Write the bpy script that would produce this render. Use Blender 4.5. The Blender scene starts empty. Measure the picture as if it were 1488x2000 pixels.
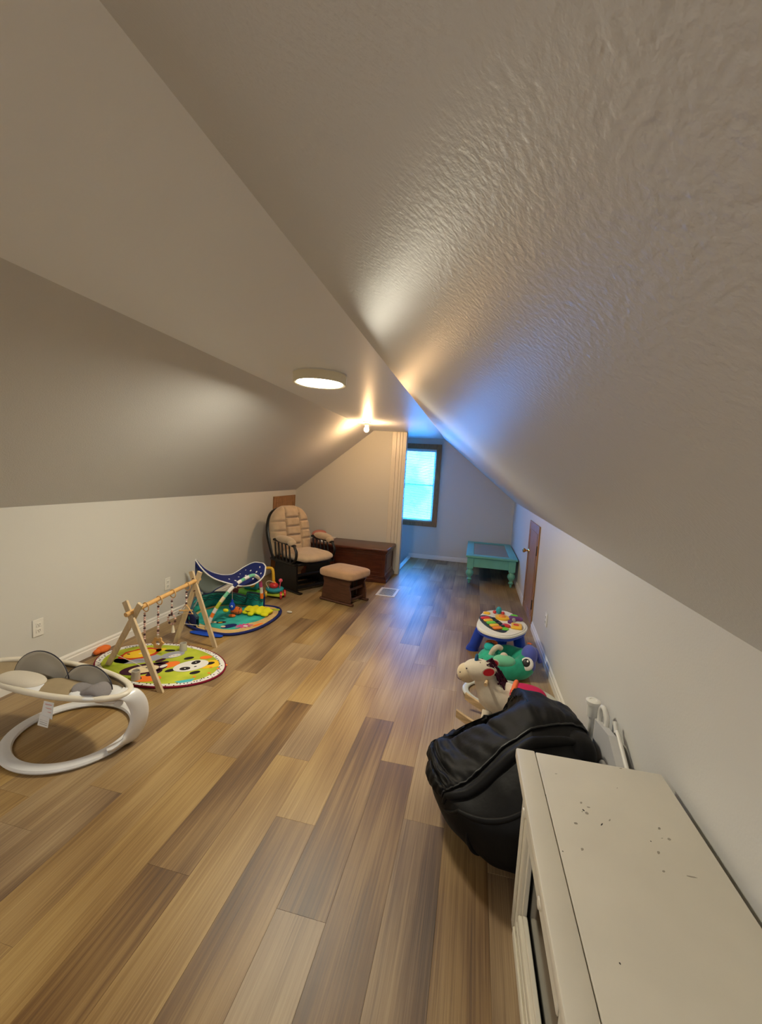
import bpy, bmesh, math, random
from math import sin, cos, pi, radians, sqrt
from mathutils import Vector, Matrix, Euler, noise
C = bpy.context.scene.collection
SC = bpy.context.scene
rnd = random.Random(7)

# ---------------------------------------------------------------- camera
F_PX = 830.0
yaw, pitch, roll = -0.2150, -0.0921, 0.0602
fw = Vector((sin(yaw)*cos(pitch), cos(yaw)*cos(pitch), sin(pitch)))
rt = Vector((cos(yaw), -sin(yaw), 0)); up = rt.cross(fw)
rt2 = rt*cos(roll) + up*sin(roll); up2 = up*cos(roll) - rt*sin(roll)
cam_d = bpy.data.cameras.new('camera'); cam = bpy.data.objects.new('camera', cam_d); C.objects.link(cam)
cam_d.sensor_fit = 'VERTICAL'; cam_d.sensor_height = 24.0; cam_d.lens = 24.0*F_PX/2000.0
cam_d.clip_start = 0.02; cam_d.clip_end = 100
cm = Matrix((rt2, up2, -fw)).transposed().to_4x4(); cm.translation = Vector((0, 0, 1.5))
cam.matrix_world = cm
SC.camera = cam

# ---------------------------------------------------------------- world: blue dusk sky with pale foliage blotches
w = bpy.data.worlds.new('sky'); SC.world = w; w.use_nodes = True
nt = w.node_tree; nt.nodes.clear()
out = nt.nodes.new('ShaderNodeOutputWorld'); bg = nt.nodes.new('ShaderNodeBackground')
tc = nt.nodes.new('ShaderNodeTexCoord'); nz = nt.nodes.new('ShaderNodeTexNoise'); nz.inputs['Scale'].default_value = 14; nz.inputs['Detail'].default_value = 6
rp = nt.nodes.new('ShaderNodeValToRGB'); rp.color_ramp.elements[0].position = .40; rp.color_ramp.elements[1].position = .66
rp.color_ramp.elements[0].color = (.018, .29, 1.0, 1); rp.color_ramp.elements[1].color = (.06, .36, 1.0, 1)
nt.links.new(tc.outputs['Generated'], nz.inputs['Vector']); nt.links.new(nz.outputs['Fac'], rp.inputs['Fac'])
nt.links.new(rp.outputs['Color'], bg.inputs['Color']); bg.inputs['Strength'].default_value = 31.0
nt.links.new(bg.outputs['Background'], out.inputs['Surface'])

# portals in the window openings (they only guide the sky light)
def portal(name, loc, rot, sx, sy):
    l = bpy.data.lights.new(name, 'AREA'); l.shape = 'RECTANGLE'; l.size = sx; l.size_y = sy
    l.cycles.is_portal = True
    o = bpy.data.objects.new(name, l); C.objects.link(o); o.location = loc; o.rotation_euler = rot
portal('sky_portal', (-1.06, 7.68, 1.32), (radians(90), 0, pi), .86, 1.5)

LAMP_E = 170.0     # ceiling disc diffuser
BULB_E = 600.0    # bare bulb
SC.view_settings.view_transform = 'Standard'; SC.view_settings.look = 'None'
SC.view_settings.gamma = 1.0; SC.view_settings.use_curve_mapping = False
SC.view_settings.exposure = 0.08
SC.cycles.use_denoising = True

# ---------------------------------------------------------------- materials
def mat(name, col, rough=.5, spec=.5, metal=0, vary=0, vscale=6, bump=0, bscale=60, emit=None, estr=0, alpha=1, coat=0, trans=0, stretch=None, sheen=0, mottle=None, bdist=.004):
    m = bpy.data.materials.new(name); m.use_nodes = True
    n = m.node_tree.nodes; L = m.node_tree.links; b = n['Principled BSDF']
    b.inputs['Base Color'].default_value = (*col, 1); b.inputs['Roughness'].default_value = rough
    b.inputs['Specular IOR Level'].default_value = spec; b.inputs['Metallic'].default_value = metal
    b.inputs['Alpha'].default_value = alpha; b.inputs['Coat Weight'].default_value = coat
    b.inputs['Transmission Weight'].default_value = trans
    if sheen: b.inputs['Sheen Weight'].default_value = sheen
    if emit: b.inputs['Emission Color'].default_value = (*emit, 1); b.inputs['Emission Strength'].default_value = estr
    if vary or bump:
        t = n.new('ShaderNodeTexCoord'); mp = n.new('ShaderNodeMapping'); L.new(t.outputs['Object'], mp.inputs['Vector'])
        if stretch: mp.inputs['Scale'].default_value = stretch
    if vary:
        z = n.new('ShaderNodeTexNoise'); z.inputs['Scale'].default_value = vscale; z.inputs['Detail'].default_value = 5
        L.new(mp.outputs['Vector'], z.inputs['Vector'])
        mx = n.new('ShaderNodeMix'); mx.data_type = 'RGBA'
        lo = tuple(c*(1-vary) for c in col); hi = mottle if mottle else tuple(min(1, c*(1+vary)) for c in col)
        mx.inputs['A'].default_value = (*lo, 1); mx.inputs['B'].default_value = (*hi, 1)
        mr = n.new('ShaderNodeMapRange'); mr.inputs['From Min'].default_value = .3; mr.inputs['From Max'].default_value = .7
        L.new(z.outputs['Fac'], mr.inputs['Value']); L.new(mr.outputs['Result'], mx.inputs['Factor']); L.new(mx.outputs['Result'], b.inputs['Base Color'])
    if bump:
        z2 = n.new('ShaderNodeTexNoise'); z2.inputs['Scale'].default_value = bscale; z2.inputs['Detail'].default_value = 3
        L.new(mp.outputs['Vector'], z2.inputs['Vector'])
        bp = n.new('ShaderNodeBump'); bp.inputs['Strength'].default_value = bump; bp.inputs['Distance'].default_value = bdist
        L.new(z2.outputs['Fac'], bp.inputs['Height']); L.new(bp.outputs['Normal'], b.inputs['Normal'])
    return m

M = {}
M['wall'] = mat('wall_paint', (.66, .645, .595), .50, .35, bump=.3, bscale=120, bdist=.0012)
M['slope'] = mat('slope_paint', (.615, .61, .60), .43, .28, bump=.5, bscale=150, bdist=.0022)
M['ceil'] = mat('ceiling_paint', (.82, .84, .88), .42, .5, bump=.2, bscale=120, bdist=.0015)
M['trim'] = mat('trim_white', (.80, .77, .71), .35, .5)
M['panelt'] = mat('panel_cream', (.72, .67, .58), .35, .5)
M['white'] = mat('white_paint', (.78, .74, .66), .38, .5)
M['oak'] = mat('oak_trim', (.33, .155, .055), .4, .5, vary=.35, vscale=9, stretch=(9, 9, 1), bump=.1, bscale=60)
M['black'] = mat('dark_void', (.012, .011, .01), .6)
M['brass'] = mat('brass', (.75, .52, .22), .22, .5, metal=1)
M['steel'] = mat('steel', (.55, .54, .52), .35, .5, metal=1)
M['lamp_body'] = mat('lamp_rim', (.85, .78, .60), .4, .5, metal=.0)
M['lamp_glow'] = mat('lamp_diffuser', (.9, .9, .88), .5, emit=(1, .93, .74), estr=LAMP_E)
M['fill_glow'] = mat('fill_diffuser', (.9, .9, .88), .5, emit=(1, .97, .92), estr=LAMP_E*.75)  # glow of the added fill light behind the camera
M['bulb_glow'] = mat('bulb_glow', (.9, .9, .9), .5, emit=(1, .62, .30), estr=BULB_E)
def thin_glass(name, refl=.08, tint=(1, 1, 1)):
    m = bpy.data.materials.new(name); m.use_nodes = True; n = m.node_tree.nodes; L = m.node_tree.links; n.clear()
    o = n.new('ShaderNodeOutputMaterial'); mx = n.new('ShaderNodeMixShader'); mx.inputs[0].default_value = refl
    a = n.new('ShaderNodeBsdfTransparent'); a.inputs['Color'].default_value = (*tint, 1); g = n.new('ShaderNodeBsdfGlossy'); g.inputs['Roughness'].default_value = .02
    L.new(a.outputs[0], mx.inputs[1]); L.new(g.outputs[0], mx.inputs[2]); L.new(mx.outputs[0], o.inputs['Surface']); return m
M['glass'] = thin_glass('window_glass')
M['blind'] = mat('blind_vinyl', (.74, .74, .72), .45, .5)
M['outlet'] = mat('outlet_plastic', (.80, .77, .70), .3, .5)

# ---------------------------------------------------------------- mesh builder
class MB:
    def __init__(s): s.v = []; s.f = []; s.m = []; s.mi = 0
    def add(s, vs, fs, X=None):
        o = len(s.v)
        s.v += [(X @ Vector(v)) if X is not None else Vector(v) for v in vs]
        for f in fs: s.f.append(tuple(i+o for i in f)); s.m.append(s.mi)
        return s
    def box(s, c, d, bev=0, X=None, seg=1):
        bm = bmesh.new(); bmesh.ops.create_cube(bm, size=1)
        for v in bm.verts: v.co = Vector((v.co.x*d[0]+c[0], v.co.y*d[1]+c[1], v.co.z*d[2]+c[2]))
        if bev: bmesh.ops.bevel(bm, geom=bm.edges[:], offset=bev, segments=seg, profile=.5, affect='EDGES')
        bm.verts.index_update()
        s.add([v.co.copy() for v in bm.verts], [[v.index for v in f.verts] for f in bm.faces], X); bm.free(); return s
    def bx(s, x0, x1, y0, y1, z0, z1, bev=0, X=None, seg=1):
        return s.box(((x0+x1)/2, (y0+y1)/2, (z0+z1)/2), (abs(x1-x0), abs(y1-y0), abs(z1-z0)), bev, X, seg)
    def tube(s, P, r, n=10, closed=False, r2=None, upv=None, X=None):
        # r across, r2 along 'up'
        P = [Vector(p) for p in P]; N = len(P); vs = []; fs = []
        R = r if isinstance(r, (list, tuple)) else [r]*N
        R2 = R if r2 is None else (r2 if isinstance(r2, (list, tuple)) else [r2]*N)
        U = None
        for i, p in enumerate(P):
            a = P[(i-1) % N] if (closed or i > 0) else p; b = P[(i+1) % N] if (closed or i < N-1) else p
            t = (b-a).normalized()
            if upv is not None: u0 = Vector(upv)
            elif U is None: u0 = Vector((0, 0, 1)) if abs(t.z) < .9 else Vector((1, 0, 0))
            else: u0 = U
            sd = t.cross(u0); sd.normalize(); U = sd.cross(t).normalized()
            for k in range(n):
                a_ = 2*pi*k/n; vs.append(p + sd*cos(a_)*R[i] + U*sin(a_)*R2[i])
        for i in range(N if closed else N-1):
            j = (i+1) % N
            for k in range(n): fs.append((i*n+k, i*n+(k+1) % n, j*n+(k+1) % n, j*n+k))
        if not closed: fs.append(tuple(range(n))[::-1]); fs.append(tuple((N-1)*n+k for k in range(n)))
        return s.add(vs, fs, X)
    def lathe(s, prof, n=20, c=(0, 0, 0), X=None):
        vs = []; fs = []; m = len(prof)
        for r, z in prof:
            for k in range(n): a = 2*pi*k/n; vs.append((c[0]+r*cos(a), c[1]+r*sin(a), c[2]+z))
        for i in range(m-1):
            for k in range(n): fs.append((i*n+k, i*n+(k+1) % n, (i+1)*n+(k+1) % n, (i+1)*n+k))
        if prof[0][0] > 1e-6: fs.append(tuple(range(n))[::-1])
        if prof[-1][0] > 1e-6: fs.append(tuple((m-1)*n+k for k in range(n)))
        return s.add(vs, fs, X)
    def ell(s, c, r, X=None, n=20, m=12, fn=None):
        vs = []; fs = []
        for i in range(m+1):
            th = pi*i/m
            for k in range(n):
                ph = 2*pi*k/n; d = Vector((sin(th)*cos(ph), sin(th)*sin(ph), cos(th)))
                q = 1.0 if fn is None else fn(d)
                vs.append((c[0]+r[0]*d.x*q, c[1]+r[1]*d.y*q, c[2]+r[2]*d.z*q))
        for i in range(m):
            for k in range(n): fs.append((i*n+k, (i+1)*n+k, (i+1)*n+(k+1) % n, i*n+(k+1) % n))
        return s.add(vs, fs, X)
    def cush(s, c, d, e=.35, X=None, n=28, m=12, bul=0, fn=None):
        # superellipsoid cushion, half sizes d, e small = boxy
        def sp(a, p): return (abs(a)**p)*(1 if a >= 0 else -1)
        vs = []; fs = []
        for i in range(m+1):
            th = -pi/2+pi*i/m
            for k in range(n):
                ph = 2*pi*k/n
                x = sp(cos(th), e)*sp(cos(ph), e); y = sp(cos(th), e)*sp(sin(ph), e); z = sp(sin(th), min(1, e*1.7))
                v = Vector((x*d[0], y*d[1], z*d[2]))
                if fn: v = fn(v)
                vs.append((c[0]+v[0], c[1]+v[1], c[2]+v[2]))
        for i in range(m):
            for k in range(n): fs.append((i*n+k, i*n+(k+1) % n, (i+1)*n+(k+1) % n, (i+1)*n+k))
        return s.add(vs, fs, X)
    def prism(s, P, z0, z1, X=None):
        n = len(P); vs = [(p[0], p[1], z0) for p in P]+[(p[0], p[1], z1) for p in P]
        fs = [tuple(range(n))[::-1], tuple(range(n, 2*n))]+[(i, (i+1) % n, n+(i+1) % n, n+i) for i in range(n)]
        return s.add(vs, fs, X)
    def grid(s, fn, nu, nv, X=None, wrap=False):
        vs = []; fs = []
        for i in range(nu+1):
            for j in range(nv+1): vs.append(Vector(fn(i/nu, j/nv)))
        for i in range(nu):
            for j in range(nv): a = i*(nv+1)+j; fs.append((a, a+nv+1, a+nv+2, a+1))
        return s.add(vs, fs, X)
    def build(s, name, mats, parent=None, smooth=True, label=None, local=False, sub=0, solid=0, ang=40):
        me = bpy.data.meshes.new(name)
        if not isinstance(mats, (list, tuple)): mats = [mats]
        V = s.v
        o = bpy.data.objects.new(name, me)
        if parent is not None and not local:
            root = parent; Xi = INV.get(parent.name, Matrix.Identity(4)); V = [Xi @ v for v in V]
            INV[o.name] = Xi
        elif parent is not None: INV[o.name] = INV.get(parent.name, Matrix.Identity(4))
        elif not local:
            xs = [v.x for v in V]; ys = [v.y for v in V]; zs = [v.z for v in V]
            og = Vector(((min(xs)+max(xs))/2, (min(ys)+max(ys))/2, min(zs))); V = [v-og for v in V]; o.location = og
            INV[o.name] = Matrix.Translation(-og)
        me.from_pydata(V, [], s.f)
        for m_ in mats: me.materials.append(m_)
        me.polygons.foreach_set('material_index', s.m)
        bm = bmesh.new(); bm.from_mesh(me)
        bmesh.ops.remove_doubles(bm, verts=bm.verts[:], dist=1e-5)
        bmesh.ops.recalc_face_normals(bm, faces=bm.faces[:]); bm.to_mesh(me); bm.free()
        if smooth:
            me.polygons.foreach_set('use_smooth', [True]*len(me.polygons)); me.set_sharp_from_angle(angle=radians(ang))
        C.objects.link(o)
        if parent is not None: o.parent = parent
        if solid:
            md = o.modifiers.new('s', 'SOLIDIFY'); md.thickness = solid; md.offset = 0
        if sub:
            md = o.modifiers.new('u', 'SUBSURF'); md.levels = sub; md.render_levels = sub
        if label: o['label'] = label
        me.update(); return o
INV = {}
def thing(name, label, cat, loc=(0, 0, 0), rz=0, group=None):
    o = bpy.data.objects.new(name, None); C.objects.link(o); o.location = loc; o.rotation_euler = (0, 0, rz)
    o['label'] = label; o['category'] = cat
    if group: o['group'] = group
    INV[o.name] = (Matrix.Translation(Vector(loc)) @ Matrix.Rotation(rz, 4, 'Z')).inverted()
    return o
def tag(o, label, cat, group=None):
    o['label'] = label; o['category'] = cat
    if group: o['group'] = group
    return o
def struct(o): o['kind'] = 'structure'; return o
def Tm(loc, rx=0, ry=0, rz=0, s=(1, 1, 1)):
    return Matrix.Translation(Vector(loc)) @ Euler((rx, ry, rz)).to_matrix().to_4x4() @ Matrix.Diagonal((*s, 1))
def catmull(P, k=8, closed=False):
    P = [Vector(p) for p in P]; n = len(P); o = []
    for i in range(n if closed else n-1):
        g = (lambda j: P[j % n]) if closed else (lambda j: P[max(0, min(n-1, j))])
        a, b, c, d = g(i-1), g(i), g(i+1), g(i+2)
        for q in range(k):
            t = q/k; o.append(.5*((2*b)+(c-a)*t+(2*a-5*b+4*c-d)*t*t+(3*b-a-3*c+d)*t**3))
    if not closed: o.append(P[-1])
    return o

# ================================================================ ROOM
XL, XR, ZK, ZC = -2.73, 0.672, 1.15, 2.11
XCL, XCR = -1.535, -0.545
YP, YF, YB = 6.19, 7.605, -2.3
T = .08
# floor planks
def plank_material():
    m = bpy.data.materials.new('vinyl_plank'); m.use_nodes = True; n = m.node_tree.nodes; L = m.node_tree.links; b = n['Principled BSDF']
    tc = n.new('ShaderNodeTexCoord'); oi = n.new('ShaderNodeObjectInfo')
    off = n.new('ShaderNodeVectorMath'); off.operation = 'ADD'; sc = n.new('ShaderNodeVectorMath'); sc.operation = 'SCALE'; sc.inputs[0].default_value = (37, 91, 13)
    L.new(oi.outputs['Random'], sc.inputs['Scale']); L.new(tc.outputs['Object'], off.inputs[0]); L.new(sc.outputs['Vector'], off.inputs[1])
    def tex(sx, sy, scale, det, dist=0, rough=.55):
        mp = n.new('ShaderNodeMapping'); mp.inputs['Scale'].default_value = (sx, sy, 1); L.new(off.outputs['Vector'], mp.inputs['Vector'])
        z = n.new('ShaderNodeTexNoise'); z.inputs['Scale'].default_value = scale; z.inputs['Detail'].default_value = det; z.inputs['Distortion'].default_value = dist; z.inputs['Roughness'].default_value = rough
        L.new(mp.outputs['Vector'], z.inputs['Vector']); return z
    broad = tex(6, .24, 1.0, 2, .15); grain = tex(120, .9, 1, 6, .35, .66); fib = tex(220, 4, 1, 3)
    mp = n.new('ShaderNodeMapping'); mp.inputs['Scale'].default_value = (7, .28, 1); L.new(off.outputs['Vector'], mp.inputs['Vector'])
    wv = n.new('ShaderNodeTexWave'); wv.wave_type = 'RINGS'; wv.inputs['Scale'].default_value = 1.5; wv.inputs['Distortion'].default_value = 3.5; wv.inputs['Detail'].default_value = 2; wv.inputs['Detail Scale'].default_value = .8
    L.new(mp.outputs['Vector'], wv.inputs['Vector'])
    def math(op, a, b_, c=None):
        k = n.new('ShaderNodeMath'); k.operation = op
        for i, x in enumerate((a, b_) if c is None else (a, b_, c)):
            if isinstance(x, (int, float)): k.inputs[i].default_value = x
            else: L.new(x, k.inputs[i])
        return k.outputs[0]
    sep = n.new('ShaderNodeSeparateColor'); L.new(oi.outputs['Color'], sep.inputs['Color'])
    tone = sep.outputs['Red']
    v = math('MULTIPLY', math('SUBTRACT', broad.outputs['Fac'], .5), math('MULTIPLY_ADD', tone, -2.2, 1.92))
    v = math('ADD', v, tone)
    v = math('MULTIPLY_ADD', grain.outputs['Fac'], .80, math('ADD', v, -.40))
    v = math('MULTIPLY_ADD', fib.outputs['Fac'], .40, math('ADD', v, -.20))
    v = math('MULTIPLY_ADD', wv.outputs['Fac'], .20, math('ADD', v, -.155))
    cr = n.new('ShaderNodeValToRGB'); e = cr.color_ramp.elements
    e[0].position = 0.0; e[0].color = (.055, .030, .015, 1); e[1].position = 1.0; e[1].color = (.47, .345, .19, 1)
    for p, c in ((.3, (.150, .086, .040, 1)), (.55, (.265, .172, .084, 1)), (.78, (.365, .255, .132, 1))):
        q = e.new(p); q.color = c
    L.new(v, cr.inputs['Fac'])
    # greyer / warmer tint per plank
    hs = n.new('ShaderNodeHueSaturation'); L.new(cr.outputs['Color'], hs.inputs['Color']); L.new(math('MULTIPLY_ADD', sep.outputs['Green'], .30, .95), hs.inputs['Saturation'])
    L.new(hs.outputs['Color'], b.inputs['Base Color'])
    b.inputs['Roughness'].default_value = .45; b.inputs['Specular IOR Level'].default_value = .6
    bp = n.new('ShaderNodeBump'); bp.inputs['Strength'].default_value = .25; bp.inputs['Distance'].default_value = .002
    L.new(grain.outputs['Fac'], bp.inputs['Height']); L.new(bp.outputs['Normal'], b.inputs['Normal'])
    return m
M['plank'] = plank_material()
M['sub'] = mat('subfloor', (.05, .035, .02), .8)
XW = -1.10      # edge of the stairwell
fl = MB(); fl.bx(XL-T, XR+T, YB-T, YP+.1, -.12, -.004); fl.bx(XW, XR+T, YP+.1, YF, -.12, -.004)
floor = struct(fl.build('floor', M['sub'], smooth=False))
PW, PLN = .1775, 1.2
joints = {0: 2.07, -1: 2.43, -2: 1.585, -3: 1.95, -4: 2.45, -5: 1.86, -6: 2.11, -7: 1.504, -8: 1.243, -10: 2.095, 1: 1.73, 2: .73, 3: .37, 4: .2}
# tone of a plank by row and by the y of its far joint
tones = {(-4, 2.45): .38, (-1, 2.43): .34, (0, 2.07): .32, (1, 1.73): .34, (-2, 1.585): .38, (-1, 1.23): .62, (-4, 1.25): .40, (-7, 1.504): .36,
         (0, 3.27): .66, (1, 2.93): .70, (-2, 2.785): .67, (-3, 1.95): .67, (-3, 3.15): .67, (-5, 1.86): .67, (-5, 3.06): .62, (-6, 2.11): .68, (-6, 3.31): .60,
         (-7, 2.704): .66, (-5, 4.26): .36, (-6, .91): .60, (-5, .66): .66, (-8, 1.243): .62, (-3, .75): .6, (-2, .385): .45, (0, .87): .45, (1, .53): .42, (2, 1.93): .36, (3, 1.57): .4, (-8, 2.44): .6,
         (-9, 1.9): .4, (2, 3.13): .62, (2, 4.33): .4}
full_mesh = None
def plank_mesh(wd, ln):
    b = MB(); b.box((0, 0, -.003), (wd, ln, .006), .0005)
    me = bpy.data.meshes.new('plank'); me.from_pydata(b.v, [], b.f); me.materials.append(M['plank']); me.update(); return me
FI = INV[floor.name]
n0 = int(math.floor((XL+.372)/PW)); n1 = int(math.ceil((XR+.372)/PW))
for k in range(n0, n1):
    x0 = max(XL, -.372+PW*k); x1 = min(XR, -.372+PW*(k+1))
    if x1-x0 < .02: continue
    j0 = joints.get(k, rnd.uniform(0, 1.2)); y = j0 - PLN*math.ceil((j0-YB)/PLN)
    yend = YF if x0 > XW-.05 else YP+.0
    while y < yend:
        a, b_ = max(y, YB), min(y+PLN, yend); xx0 = max(x0, XW) if a > YP-.3 and x0 < XW < x1 else x0
        if b_-a > .03:
            wd, ln = x1-x0-.0003, b_-a-.0004
            if abs(wd-(PW-.0003)) < 1e-4 and abs(ln-(PLN-.0004)) < 1e-4:
                if full_mesh is None: full_mesh = plank_mesh(wd, ln)
                me = full_mesh
            else: me = plank_mesh(wd, ln)
            o = bpy.data.objects.new('plank', me); C.objects.link(o); o.parent = floor
            o.location = FI @ Vector(((x0+x1)/2, (a+b_)/2, 0))
            tn = None
            for (kk, yy), tv in tones.items():
                if kk == k and abs(yy-(y+PLN)) < .06: tn = tv
            if tn is None: tn = rnd.choice([.44, .56, .62, .65, .66, .69, .72]) + rnd.uniform(-.03, .03)
            o.color = (tn, rnd.random(), 0, 1)
        y += PLN

# walls (thick slabs)
def slab(name, P, nrm, t=T, m='wall', kind=True, nu=1, nv=1, wob=0, seed=0):
    """P: 4 corners counter clockwise; nrm outward; inner face lies on P"""
    b = MB(); P = [Vector(p) for p in P]; nv_ = Vector(nrm)
    if nu == 1 and nv == 1:
        Q = [p+nv_*t for p in P]
        b.add(P+Q, [(0, 1, 2, 3), (7, 6, 5, 4), (0, 4, 5, 1), (1, 5, 6, 2), (2, 6, 7, 3), (3, 7, 4, 0)])
    else:
        def fn(u, v):
            p = (P[0]*(1-u)+P[1]*u)*(1-v)+(P[3]*(1-u)+P[2]*u)*v
            e = min(1, 6*min(v, 1-v), 5*min(u, 1-u))
            d = noise.noise(Vector((p.x*1.1+seed, p.y*.8, p.z*1.3)))*wob + noise.noise(Vector((p.x*3+seed, p.y*2.2, p.z*3)))*wob*.3
            return p + nv_*d*e
        b.grid(fn, nu, nv)
        Q = [p+nv_*t for p in P]; b.add(Q, [(0, 1, 2, 3)])
    o = b.build(name, M[m], smooth=(nu > 1))
    if kind: struct(o)
    return o
slab('wall_left', [(XL, YB, 0), (XL, YP, 0), (XL, YP, ZK+.008), (XL, YB, ZK+.008)], (-1, 0, 0))
slab('wall_right', [(XR, YB, 0), (XR, YF, 0), (XR, YF, ZK-.005), (XR, YB, ZK-.005)], (1, 0, 0))
sl = Vector((-(ZC-ZK), 0, XCL-XL)).normalized(); sr = Vector(((ZC-ZK), 0, XR-XCR)).normalized()
slab('ceiling', [(XCL-.0, YB, ZC), (XCR, YB, ZC), (XCR, YP, ZC), (XCL, YP, ZC)], (0, 0, 1), m='ceil')
for xx in (XCL, XCR):
    struct(MB().bx(xx-.06, xx+.06, YB-T, YF+T, ZC+.045, ZC+.2).build('crease_light_seal', M['ceil'], smooth=False))  # unseen strips added above the creases to keep sky light from leaking in
slab('ceiling', [(-1.75, YP, ZC), (XCR, YP, ZC), (XCR, YF+.02, ZC+.04), (-1.75, YF+.02, ZC+.04)], (0, 0, 1), m='ceil')
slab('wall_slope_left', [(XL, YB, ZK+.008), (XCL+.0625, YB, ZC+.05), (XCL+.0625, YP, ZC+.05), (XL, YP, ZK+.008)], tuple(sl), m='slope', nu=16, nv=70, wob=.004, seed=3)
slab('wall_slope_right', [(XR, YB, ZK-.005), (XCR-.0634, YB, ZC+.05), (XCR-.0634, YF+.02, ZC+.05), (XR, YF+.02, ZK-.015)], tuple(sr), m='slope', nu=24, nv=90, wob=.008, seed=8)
# far wall with the window opening
WX0, WX1, WZ0, WZ1 = -1.45, -.71, .665, 1.975
def wall_open(name, y, t, x0, x1, z0, z1, prof, m='wall'):
    b = MB()
    def q(a, c, d, e):
        if c-a > 1e-4 and e-d > 1e-4: b.bx(a, c, y, y+t, d, e)
    q(prof[0], x0, prof[2], prof[3]); q(x1, prof[1], prof[2], prof[3]); q(x0, x1, prof[2], z0); q(x0, x1, z1, prof[3])
    return struct(b.build(name, M[m], smooth=False))
wall_open('wall_far', YF, T, WX0, WX1, WZ0, WZ1, (-2.8, XR+T, -1.6, 2.3))
# stairwell shell (below floor level, behind the partition)
b = MB(); b.bx(XW, XW+.03, YP+.1, YF, -1.6, -.001); struct(b.build('wall_stairwell', M['wall'], smooth=False))
b = MB(); b.bx(-2.8, -2.73, YP+.1, YF, -1.6, 2.3); b.bx(-2.8, XW, YP+.1, YF, -1.68, -1.6); b.bx(-2.8, XW, YP+.02, YP+.1, -1.6, 0.0)
struct(b.build('wall_stairwell', M['wall'], smooth=False))
b = MB(); b.add([(-2.8, YP+.1, ZK), (-1.5, YP+.1, ZC+.1), (-1.5, YF, ZC+.1), (-2.8, YF, ZK), (-2.8, YP+.1, ZK+.1), (-1.5, YP+.1, ZC+.2), (-1.5, YF, ZC+.2), (-2.8, YF, ZK+.1)], [(0, 1, 2, 3), (4, 5, 6, 7), (0, 4, 5, 1), (2, 6, 7, 3)])
struct(b.build('ceiling', M['slope'], smooth=False))
# partition (end wall of the left half)
XPe = -1.045
b = MB(); Pp = [(XL, 0), (XPe, 0), (XPe, ZC), (XCL, ZC), (XL, ZK+.008)]
b.add([(x, YP, z) for x, z in Pp]+[(x, YP+.1, z) for x, z in Pp], [(0, 1, 2, 3, 4), (9, 8, 7, 6, 5)]+[(i, (i+1) % 5, 5+(i+1) % 5, 5+i) for i in range(5)])
part = struct(b.build('wall_partition', M['wall'], smooth=False))
# vertical cream boards at its free end
xs = [-1.245, -1.175, -1.125, -1.085, -1.040]
bd = struct(MB().bx(-1.245, -1.042, YP-.006, YP-.001, .001, ZC-.002).build('trim_1', M['panelt'], smooth=False))
for i in range(4):
    MB().bx(xs[i]+.0015, xs[i+1]-.0015, YP-.016, YP-.006, .002, ZC-.003, .002).build('board', M['panelt'], bd)
MB().bx(-1.045, -1.030, YP-.016, YP+.10, .002, ZC-.003, .002).build('corner_board', M['panelt'], bd)
# stair nosing
MB().bx(XW-.02, XW+.05, YP+.1, YF-.02, .0, .018, .005).build('trim_2', M['trim']).__setitem__('kind', 'structure')

# baseboards: stepped profile
def baseboard(name, a, b_, nrm, h=.085):
    a = Vector(a); b_ = Vector(b_); nv_ = Vector(nrm); L_ = b_-a
    prof = [(0, 0), (.014, 0), (.014, h*.62), (.010, h*.68), (.010, h*.86), (.004, h), (0, h)]
    mb = MB(); n = len(prof); vs = []
    for base in (a, b_):
        for d, z in prof: vs.append(base + nv_*d + Vector((0, 0, z)))
    mb.add(vs, [tuple(range(n)), tuple(range(n, 2*n))[::-1]]+[(i, (i+1) % n, n+(i+1) % n, n+i) for i in range(n)])
    return struct(mb.build(name, M['trim'], smooth=False))
baseboard('baseboard_left', (XL, YB, 0), (XL, 5.42, 0), (1, 0, 0))
baseboard('baseboard_right', (XR, YB, 0), (XR, 4.47, 0), (-1, 0, 0))
baseboard('baseboard_right', (XR, 5.27, 0), (XR, YF, 0), (-1, 0, 0))
baseboard('baseboard_far', (XW, YF, 0), (XR, YF, 0), (0, -1, 0), .075)
baseboard('baseboard_partition', (XL, YP, 0), (-1.25, YP, 0), (0, -1, 0))

# back wall behind the camera
struct(MB().bx(XL-T, XR+T, YB-T, YB, 0, 2.3).build('wall_back', M['wall'], smooth=False))

# window_1: sashes, casing, glass, blind
wn = struct(MB().bx(WX0, WX1, YF+.055, YF+.06, WZ0, WZ1).build('window_1', M['glass'], smooth=False))
c = MB(); cw = .078
c.bx(WX0-cw, WX0, YF-.018, YF-.001, WZ0-cw, WZ1+cw, .003); c.bx(WX1, WX1+cw, YF-.018, YF-.001, WZ0-cw, WZ1+cw, .003)
c.bx(WX0, WX1, YF-.018, YF-.001, WZ1, WZ1+cw, .003); c.bx(WX0, WX1, YF-.018, YF-.001, WZ0-cw, WZ0, .003)
c.build('casing', M['oak'], wn)
j = MB(); j.bx(WX0, WX0+.012, YF-.001, YF+.078, WZ0, WZ1); j.bx(WX1-.012, WX1, YF-.001, YF+.078, WZ0, WZ1); j.bx(WX0, WX1, YF-.001, YF+.078, WZ1-.012, WZ1); j.bx(WX0, WX1, YF-.001, YF+.078, WZ0, WZ0+.012)
j.build('jamb', M['oak'], wn)
zm = 1.325
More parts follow.
